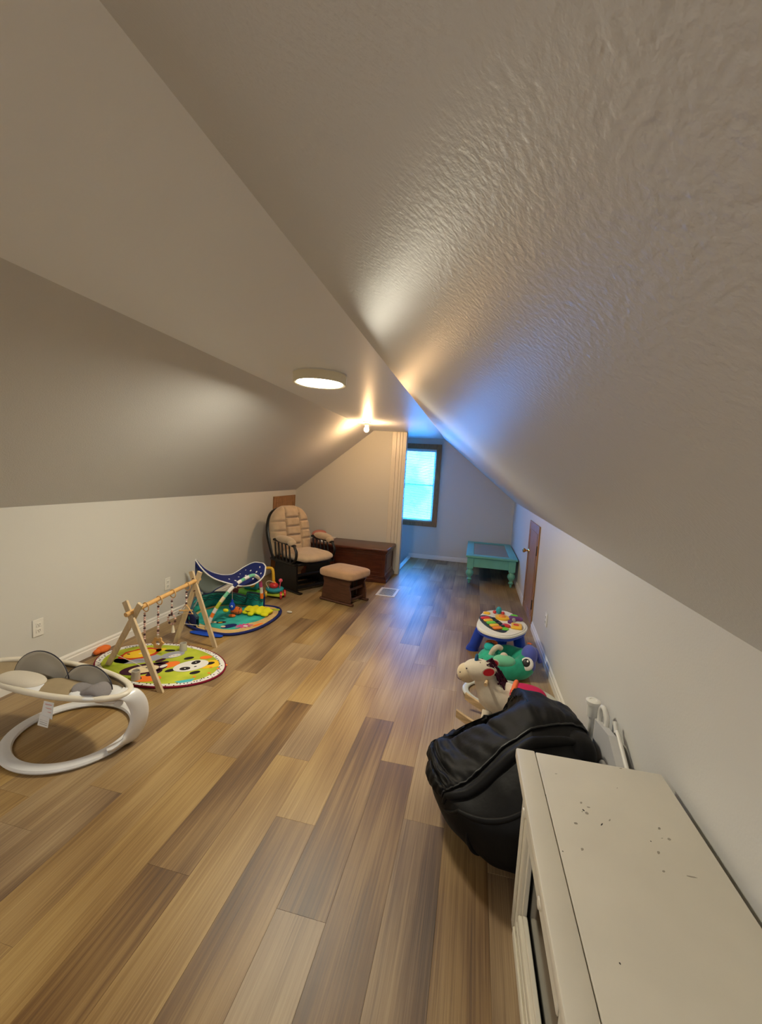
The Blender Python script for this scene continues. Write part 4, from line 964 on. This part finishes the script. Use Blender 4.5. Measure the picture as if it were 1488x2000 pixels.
for k in range(3):
    g = MB(); g.tube([bsec(i, 1, True, .004)-Vector((0, 0, .018+.020*k+.008*sin(i*1.5+k))) for i in range(6, len(bp))], .004, 5); g.build('wave_stripe', M['owave' if k != 1 else 'odteal'], t)
g = MB(); g.prism(E2(.022, .018), 0, .002, Tm((-2.478, 3.350, .062), rx=radians(90), rz=radians(-38))); g.build('bubble_print', M['oteal'], t, smooth=False)
g = MB(); g.cush((-2.19, 3.195, .010), (.16, .040, .009), .8, X=Matrix.Identity(4)); g.build('floor_flap', M['oblue'], t, label='bright blue flap on the floor')
# arches
def arch(P, cols, name, r=.016):
    C_ = catmull(P, 10); n_ = len(C_)-1; k = len(cols); root = None
    for j_, c_ in enumerate(cols):
        a, b_ = int(j_*n_/k), int((j_+1)*n_/k)
        g = MB(); g.tube(C_[a:b_+1], r*(1.0 if j_ % 2 else 1.06), 14)
        o = g.build(name if root is None else 'band', M[c_], t if root is None else root)
        root = root or o
arch([(-2.235, 3.270, .025), (-2.205, 3.285, .13), (-2.150, 3.335, .26), (-2.085, 3.43, .385), (-2.05, 3.55, .43)], ['mwhite', 'onavy', 'mwhite', 'morg', 'mwhite', 'lime', 'mcream', 'lgreen', 'mwhite', 'onavy', 'mwhite', 'lgreen'], 'arch_tube')
arch([(-2.05, 3.55, .43), (-2.03, 3.68, .44), (-2.04, 3.82, .37), (-2.055, 3.90, .25), (-2.06, 3.93, .14)], ['mwhite', 'lgreen', 'mwhite', 'mcream', 'opink', 'mwhite', 'morg'], 'arch_tube')
# canopy: two wings of a dotted manta-like sail
def surf(fn, nu, nv, m_, name, edge_m, er=.006, par=None, lab=None):
    g = MB(); g.grid(fn, nu, nv); o = g.build(name, M[m_], par or t, solid=.003, ang=80, label=lab)
    loop = [fn(i/nu, 0) for i in range(nu)]+[fn(1, j_/nv) for j_ in range(nv)]+[fn(1-i/nu, 1) for i in range(nu)]+[fn(0, 1-j_/nv) for j_ in range(nv)]
    L2 = [Vector(loop[0])]
    for p in loop[1:]:
        if (Vector(p)-L2[-1]).length > .004: L2.append(Vector(p))
    g = MB(); g.tube(L2, er, 6, closed=True); g.build('piping', M[edge_m], o); return o
front = catmull([(-2.545, 3.52, .565), (-2.47, 3.53, .475), (-2.36, 3.54, .405), (-2.22, 3.58, .360), (-2.13, 3.66, .325), (-2.05, 3.76, .335), (-2.00, 3.84, .40), (-2.03, 3.93, .475)], 6)
back = catmull([(-2.545, 3.525, .562), (-2.48, 3.60, .46), (-2.40, 3.70, .400), (-2.34, 3.80, .385), (-2.32, 3.88, .400), (-2.28, 3.95, .440), (-2.19, 3.98, .490), (-2.10, 3.97, .495)], 6)
NF = len(front)-1
cn = surf(lambda a, b_: front[int(round(a*NF))].lerp(back[int(round(a*NF))], b_) + Vector((0, 0, .012*sin(pi*b_))), NF, 8, 'onavy', 'canopy', 'owhite', .0065, lab='navy canopy with white dots and white piping')
for a, b_, r in ((.42, .35, .008), (.50, .30, .011), (.56, .55, .007), (.62, .28, .009), (.66, .5, .010), (.72, .22, .009), (.75, .62, .009), (.80, .40, .010), (.84, .20, .008), (.60, .72, .006), (.88, .50, .009), (.70, .78, .006)):
    i = a*NF; i0 = int(i); f_ = front[i0].lerp(front[i0+1], i-i0); b2 = back[i0].lerp(back[i0+1], i-i0); p = f_.lerp(b2, b_)+Vector((0, 0, .012*sin(pi*b_)))
    tn_ = (front[i0+1]-front[i0]).normalized(); sd = (b2-f_).normalized(); nn = tn_.cross(sd).normalized()
    if nn.z < 0: nn = -nn
    Xd = Matrix((tn_, sd, nn)).transposed().to_4x4(); Xd.translation = p
    g = MB(); g.ell((0, 0, .001), (r*1.15, r, .0028), Xd, 12, 6); g.build('white_dot', M['owhite'], cn)
# grey net flap hanging from the left wing
low = catmull([(-2.545, 3.52, .55), (-2.555, 3.54, .42), (-2.545, 3.56, .31), (-2.50, 3.57, .245), (-2.42, 3.57, .245), (-2.34, 3.57, .30), (-2.26, 3.58, .35)], 6)
upp = [front[min(NF, int(i*(18/len(low))))] for i in range(len(low))]
NL = len(low)-1
nf = surf(lambda a, b_: upp[int(round(a*NL))].lerp(low[int(round(a*NL))], b_) + Vector((0, .015*sin(pi*b_), -.002)), NL, 6, 'omesh', 'net_flap', 'onavy', .004, cn, lab=None)
g = MB(); g.add([Vector(upp[i])*1.0+Vector((0, -.004, -.004)) for i in range(0, 14)]+[Vector(low[i]).lerp(Vector(upp[i]), .62)+Vector((0, -.006, 0)) for i in range(0, 14)], [(i, i+1, 15+i, 14+i) for i in range(13)]); g.build('wing_panel', M['onavy'], cn, solid=.002, ang=80)
g = MB(); g.tube([(-2.50, 3.57, .245), (-2.52, 3.50, .15), (-2.53, 3.46, .10)], .012, 8, r2=.004); g.build('strap', M['omesh'], t)
# hanging and lying toys
tt_ = thing('blue_drop_toy', 'small blue plush toy hanging from the arch of the ocean gym', 'hanging toy', (-2.165, 3.55, .10))
g = MB(); g.ell((-2.165, 3.55, .155), (.030, .026, .042)); g.ell((-2.165, 3.55, .205), (.012, .012, .022)); g.build('body', M['oblue'], tt_)
g = MB(); g.ell((-2.155, 3.528, .16), (.011, .006, .011)); e_ = g.build('eye', M['owhite'], tt_); g = MB(); g.ell((-2.153, 3.523, .159), (.005, .004, .005)); g.build('pupil', M['blk'], e_)
g = MB(); g.tube([(-2.165, 3.55, .215), (-2.10, 3.44, .37)], .0025, 6); g.build('loop', M['cord'], tt_)
g = MB(); g.cush((-2.20, 3.50, .125), (.028, .014, .016), .8); g.build('fin', M['oyel'], tt_)
tt_ = thing('orange_plush_fish', 'striped orange and brown plush lying on the teal part of the ocean mat', 'plush toy', (-2.20, 3.68, .021))
g = MB(); g.cush((-2.21, 3.70, .060), (.062, .030, .038), .9, X=Matrix.Identity(4), fn=lambda v: v*(1+.06*sin(v.x*160))); g.build('body', M['orgp'], tt_)
M['rust'] = mat('rust_felt', (.20, .05, .02), .85); 
for i in range(5): g = MB(); g.tube([(-2.250+.020*i, 3.672, .040), (-2.252+.021*i, 3.690, .092), (-2.250+.020*i, 3.725, .088)], .0055, 6); g.build('stripe', M['rust'], tt_)
g = MB(); g.cush((-2.205, 3.62, .034), (.034, .026, .012), .8); g.build('fin', M['orgp'], tt_)
tt_ = thing('yellow_plush_pillow', 'bright yellow ruffled plush pillow on the ocean mat', 'plush toy', (-2.03, 3.80, .021))
g = MB(); g.cush((-2.03, 3.81, .053), (.145, .085, .030), .8, n=64, m=16, fn=lambda v: Vector((v.x*(1+.05*sin(9*math.atan2(v.y, v.x))), v.y*(1+.08*sin(9*math.atan2(v.y, v.x))), v.z+.006*sin(v.x*90)))); g.build('body', M['oyel'], tt_)
for x_, y_, r_ in ((-2.13, 3.74, .035), (-1.93, 3.75, .040), (-2.06, 3.71, .030)): g = MB(); g.cush((x_, y_, .042), (r_, r_*.8, .018), .8); g.build('lobe', M['oyel'], tt_)
for x_, y_ in ((-2.112, 3.722), (-2.092, 3.715)): g = MB(); g.ell((x_, y_, .060), (.014, .004, .004)); g.build('stitched_mark', M['blk'], tt_)
tag((lambda g: (g.cush((-1.775, 3.99, .012), (.030, .014, .010), .8), g.build('cream_plush_tail', M['creamf']))[1])(MB()), 'tiny cream plush piece on floor right of the ocean mat', 'toy')

# ---------------- toy walker behind the ocean gym
t = thing('toy_walker', 'teal and green baby walker toy with maroon wheel behind the ocean mat', 'toy', (-2.36, 4.26, 0))
g = MB(); g.cush((-2.41, 4.26, .075), (.13, .09, .035), .5); g.build('base', M['toygrn'], t)
g = MB(); g.cush((-2.37, 4.27, .185), (.10, .045, .075), .4); bdw = g.build('panel', M['toyteal'], t)
g = MB(); g.ell((-2.34, 4.222, .195), (.042, .010, .050)); g.build('yellow_face', M['toyyel'], bdw)
for x_ in (-2.355, -2.323): g = MB(); g.ell((x_, 4.212, .195), (.008, .005, .022)); g.build('face_mark', M['toygrn'], bdw)
M['mar'] = mat('maroon_plastic', (.14, .015, .03), .35)
for x_, y_ in ((-2.53, 4.19), (-2.53, 4.34), (-2.33, 4.36)):
    g = MB(); g.lathe([(0, -.022), (.05, -.022), (.062, -.012), (.062, .012), (.05, .022), (0, .022)], 24, X=Tm((x_, y_, .063), rx=radians(90))); wh = g.build('wheel', M['mar'], t)
    g = MB(); g.lathe([(0, 0), (.022, 0), (.018, .006), (0, .006)], 16, X=Tm((x_, y_-.022, .063), rx=radians(90))); g.build('hub', M['toypink'], wh)

# ---------------- rolling activity toy with yellow handle
t = thing('push_toy', 'small push toy with yellow handle, turquoise disc and red dome near the glider', 'toy', (-2.17, 4.42, 0))
ox, oy = -2.155, 4.43
g = MB(); g.cush((ox, oy, .038), (.105, .070, .018), .4); g.build('base', M['lime'], t)
g = MB(); g.lathe([(0, .055), (.06, .055), (.098, .085), (.102, .098), (.098, .108), (.05, .112), (0, .112)], 30, (ox-.01, oy, 0)); g.build('disc', M['toyteal'], t, label='turquoise disc')
g = MB(); g.ell((ox-.02, oy-.005, .135), (.055, .05, .038)); g.build('dome', M['toyred'], t, label='red dome')
g = MB(); g.tube([(ox-.02, oy-.01, .16), (ox+.0, oy-.02, .18)], .012, 8); g.build('dome_knob', M['toyorg'], t)
g = MB(); g.tube(catmull([(ox-.035, oy+.03, .12), (ox-.045, oy+.03, .22), (ox-.055, oy+.03, .30), (ox-.085, oy+.03, .325), (ox-.15, oy+.03, .318)], 6), .017, 12); g.build('handle', M['toyyel'], t, label='yellow bent handle')
g = MB(); g.ell((ox+.065, oy-.01, .205), (.022, .022, .022)); bl_ = g.build('ball', M['toypink'], t); g = MB(); g.tube([(ox+.065, oy-.01, .19), (ox+.05, oy, .11)], .006, 8); g.build('stalk', M['toypink'], bl_)
for sx_, m_ in ((-1, 'toyyel'), (1, 'toyred')):
    for sy2 in (-1, 1):
        g = MB(); g.lathe([(0, -.012), (.036, -.012), (.042, -.006), (.042, .006), (.036, .012), (0, .012)], 22, X=Tm((ox+sx_*.092, oy+sy2*.050, .0425), rx=radians(90), rz=radians(-60))); g.build('wheel', M[m_], t)
g = MB(); g.tube(catmull([(ox-.06, oy-.05, .11), (ox-.09, oy-.06, .17), (ox-.05, oy-.06, .20), (ox+.0, oy-.05, .185)], 6), .004, 6); g.build('wire_loop', M['cord'], t)

# ---------------- glider chair
M['espr'] = mat('espresso_wood', (.007, .0055, .005), .35, .4); M['beige'] = mat('beige_microfibre', (.52, .385, .25), .85, .2, bump=.25, bscale=30, bdist=.006, sheen=.4, vary=.08, vscale=14); M['crease'] = mat('cushion_crease', (.24, .16, .10), .9)
gx, gy, gr = -2.06, 4.985, radians(-29)
GX = Tm((gx, gy, 0), rz=gr)
t = thing('glider_chair', 'dark wood glider rocking chair with tufted beige cushions in left corner', 'chair', (gx, gy, 0), gr)
def Gp(*p): return GX @ Vector(p)
for sy in (-1, 1):
    y_ = sy*.255
    # solid side panels of the base
    g = MB(); Q = [(-.23, .012), (.22, .012), (.23, .05), (.21, .33), (-.21, .33), (-.25, .06)]
    g.prism(Q, -.011, .011, GX @ Tm((0, y_, 0), rx=radians(90))); g.build('side_panel', M['espr'], t)
    g = MB(); g.tube([Gp(-.30, y_, .014), Gp(.30, y_, .014)], .013, 8, r2=.030, upv=(0, 1, 0)); g.build('floor_runner', M['espr'], t)
    # armrest, its bent support and spindles
    ya = sy*.300
    g = MB(); g.tube(catmull([Gp(.20, ya, .575), Gp(.05, ya, .585), (Gp(-.20, ya, .60))], 6), .016, 10, r2=.030, upv=(0, 1, 0)); ar = g.build('armrest', M['espr'], t)
    g = MB(); g.tube(catmull([Gp(.195, ya, .575), Gp(.245, ya, .50), Gp(.235, ya, .42), Gp(.18, ya, .365), Gp(.08, ya, .345)], 8), .018, 10, r2=.014); g.build('arm_bow', M['espr'], t)
    for k in range(5):
        x_ = -.17+.072*k; g = MB(); g.tube([Gp(x_-.02, ya, .575), Gp(x_+.02, ya, .36)], .008, 8, r2=.010); g.build('spindle', M['espr'], t)
    g = MB(); g.tube([Gp(-.26, ya, .35), Gp(.24, ya, .35)], .018, 8); g.build('seat_rail', M['espr'], t)
    g = MB(); g.cush((0.035, 0, 0), (.165, .056, .044), .8, X=GX @ Tm((-.02, ya, .628))); g.cush((.150, 0, -.018), (.045, .052, .040), .9, X=GX @ Tm((0, ya, .622))); g.build('arm_pad', M['beige'], t, label='padded beige arm cushion', ang=80)
for x_ in (-.18, .0, .18): g = MB(); g.tube([Gp(x_, -.25, .05), Gp(x_, .25, .05)], .013, 8, r2=.022); g.build('base_stretcher', M['espr'], t)
g = MB(); g.tube([Gp(.16, -.25, .20), Gp(.16, .25, .20)], .010, 8, r2=.020); g.build('base_stretcher', M['espr'], t)
g = MB(); g.bx(-.24, .25, -.27, .27, .335, .362, .004, GX); g.build('seat_deck', M['espr'], t)
# back frame
tilt = radians(14)
BX = GX @ Tm((-.235, 0, .40), ry=-tilt)         # local z up along the back, x forward
def Bq(x, y, z): return BX @ Vector((x, y, z))
bow = catmull([(0, -.27, -.05), (0, -.30, .15), (0, -.295, .35), (0, -.20, .54), (0, 0, .60), (0, .20, .54), (0, .295, .35), (0, .30, .15), (0, .27, -.05)], 6)
g = MB(); g.tube([Bq(-.03-.05*(p.z/.6), p.y, p.z) for p in bow], .014, 10, r2=.022); g.build('back_bow', M['espr'], t)
for k in range(6):
    y_ = -.20+.08*k; zt = .60-2.6*y_*y_*1.6; g = MB(); g.tube([Bq(-.03, y_, -.05), Bq(-.05, y_, .3), Bq(-.075, y_, zt-.02)], .008, 8); g.build('back_spindle', M['espr'], t)
# tufted back cushion: nine puffs in one silhouette
def backcush(a, b_):
    # superellipse outline width by height
    z = -.02+.635*b_; w_ = .300*(1-.0*b_); 
    k = max(0, (b_-.60)/.40); w_ *= sqrt(max(0.0, 1-k**2.3*.92)); w_ *= .93+.07*sin(pi*min(1, b_*1.1))
    y = -w_+2*w_*a
    ya = abs(y)
    # tuft lines: two verticals at +-.095 and horizontals
    def groove(d, s): return math.exp(-(d/s)**2)
    dep = 1.0
    vl = .112 - .02*abs(b_-.45)
    gr_ = groove(ya-vl, .011)
    if b_ > .83: gr_ *= .0 if ya < vl-.02 else .5
    for hb in ((.20, 0, 1), (.38, 0, 1), (.56, 0, 1), (.74, 0, 1)): gr_ = max(gr_, groove((b_-hb[0])*.635, .011)*(1 if ya < vl+.01 else 0))
    for hb in (.29, .47, .66): gr_ = max(gr_, groove((b_-hb-.06*(ya-.1))*.635, .012)*(.75 if ya > vl else 0))
    edge = (max(0, 1-(2*a-1)**6))**.5*(max(0, 1-(2*b_-1)**8))**.5
    th = .105*edge*(1-.42*gr_)+.006*noise.noise(Vector((y*16, z*16, 3)))
    return Bq(.0+th, y, z)
g = MB(); g.grid(backcush, 72, 84); g.grid(lambda a, b_: Bq(-.012, (BX.inverted() @ backcush(a, b_)).y, -.02+.635*b_), 30, 30)
g.build('back_cushion', M['beige'], t, label='button-tufted beige back cushion', ang=80)
g = MB()
def seatc(v):
    return Vector((v.x, v.y, v.z + .008*noise.noise(Vector((v.x*18, v.y*18, 0))) - .06*max(0, v.x-.15)))
g.cush((.075, 0, .425), (.275, .275, .060), .55, X=GX, n=44, m=16, fn=seatc); g.build('seat_cushion', M['beige'], t, label='thick beige seat cushion', ang=80)

# ---------------- ottoman
M['walnut'] = mat('walnut_wood', (.075, .028, .014), .4, .5, vary=.3, vscale=8, stretch=(1, 1, 6))
oxx, oyy, orr = -1.395, 4.645, radians(-19)
OX = Tm((oxx, oyy, 0), rz=orr)
t = thing('ottoman', 'brown gliding ottoman with beige cushion in front of the glider chair', 'ottoman', (oxx, oyy, 0), orr)
# side panels face the camera side; they run along local x
for sy in (-1, 1):
    y_ = sy*.150
    Q = catmull([(-.205, .035, 0), (-.195, .10, 0), (-.175, .22, 0), (-.165, .275, 0), (.165, .275, 0), (.175, .22, 0), (.200, .13, 0), (.205, .035, 0)], 4)
    g = MB(); g.prism([(p.x, p.y) for p in Q], -.011, .011, OX @ Tm((0, y_, 0), rx=radians(90))); g.build('side_panel', M['walnut'], t)
    g = MB(); g.tube([OX @ Vector((-.225, y_, .017)), OX @ Vector((.235, y_, .017))], .016, 8, r2=.022, upv=(0, 1, 0)); g.build('floor_runner', M['walnut'], t)
for z_, x_ in ((.17, .15), (.17, -.15), (.05, .0), (.05, .16)): g = MB(); g.tube([OX @ Vector((x_, -.15, z_)), OX @ Vector((x_, .15, z_))], .009, 8, r2=.016); g.build('stretcher', M['walnut'], t)
for y_ in (-.07, .0, .07): g = MB(); g.tube([OX @ Vector((.12, y_, .08)), OX @ Vector((.12, y_, .27))], .012, 8, r2=.007); g.build('hanger_arm', M['espr'], t)
g = MB(); g.bx(-.20, .20, -.165, .165, .275, .292, .003, OX); g.build('seat_frame', M['walnut'], t)
M['rustb'] = mat('ottoman_microfibre', (.46, .275, .15), .85, .2, bump=.25, bscale=30, bdist=.006, sheen=.4, vary=.08, vscale=14)
g = MB(); g.cush((0, 0, .335), (.245, .205, .048), .28, X=OX, n=44, m=14, fn=lambda v: v+Vector((0, 0, .018*(1-(v.x/.25)**2)*(1-(v.y/.2)**2) if v.z > 0 else 0))); g.build('cushion', M['rustb'], t, ang=60)

# ---------------- cedar chest
M['cherry'] = mat('cherry_wood', (.085, .022, .010), .30, .5, vary=.35, vscale=6, stretch=(1, 5, 5))
cx0, cx1, cy0, cy1, cz = -2.33, -1.09, 5.565, 6.165, .468
t = thing('cedar_chest', 'long dark cherry wood blanket chest against the cream partition', 'chest', ((cx0+cx1)/2, (cy0+cy1)/2, 0))
i_ = .030
g = MB(); g.bx(cx0+i_, cx1-i_, cy0+i_, cy1-i_, .085, cz-.045, .004); g.build('body', M['cherry'], t)
g = MB(); g.bx(cx0, cx1, cy0, cy1, 0, .055, .008); g.bx(cx0+.010, cx1-.010, cy0+.010, cy1-.010, .055, .072, .005); g.bx(cx0+.020, cx1-.020, cy0+.020, cy1-.020, .072, .090, .005); g.build('plinth', M['cherry'], t)
g = MB(); g.bx(cx0+.012, cx1-.012, cy0+.012, cy1-.006, cz-.060, cz-.040, .004); g.bx(cx0, cx1, cy0, cy1, cz-.040, cz, .012, seg=3); g.build('lid', M['cherry'], t)
for xa, xb in ((cx0+.08, cx0+.44), (cx0+.47, cx1-.47), (cx1-.44, cx1-.08)):
    g = MB(); y_ = cy0+i_
    for q in ((xa, xb, .13, .142), (xa, xb, .368, .380), (xa, xa+.012, .142, .368), (xb-.012, xb, .142, .368)): g.bx(q[0], q[1], y_-.006, y_-.0, q[2], q[3], .0015)
    g.build('panel_moulding', M['cherry'], t)
g = MB(); xa = cx1-i_
for q in ((cy0+.09, cy1-.09, .13, .142), (cy0+.09, cy1-.09, .368, .380), (cy0+.09, cy0+.102, .142, .368), (cy1-.102, cy1-.09, .142, .368)): g.bx(xa, xa+.006, q[0], q[1], q[2], q[3], .0015)
g.build('panel_moulding', M['cherry'], t)
# things on the chest
M['pinkp'] = mat('pink_plush', (.55, .22, .18), .85, .15)
t = thing('pink_cushion', 'pink cushion on the chest behind the glider chair', 'cushion', (-2.215, 5.93, cz))
g = MB(); g.cush((-2.215, 5.93, cz+.065), (.095, .14, .064), .7); g.build('cover', M['pinkp'], t); g = MB(); g.tube([(-2.215+.096*cos(2*pi*i/30), 5.93+.141*sin(2*pi*i/30), cz+.062) for i in range(30)], .005, 6, closed=True); g.build('piping', M['pink'], t)
t = thing('white_frame', 'thin white frame lying on the chest beside the pink cushion', 'frame', (-2.07, 5.90, cz), radians(2))
g = MB()
for q in ((-2.13, -2.01, 5.68, 5.71), (-2.13, -2.01, 6.10, 6.13), (-2.13, -2.11, 5.71, 6.10), (-2.03, -2.01, 5.71, 6.10)): g.bx(*q, cz+.001, cz+.018, .002)
g.build('rails', M['trim'], t); g = MB(); g.bx(-2.11, -2.03, 5.71, 6.10, cz+.001, cz+.008); g.build('panel', M['creamf'], t, smooth=False)
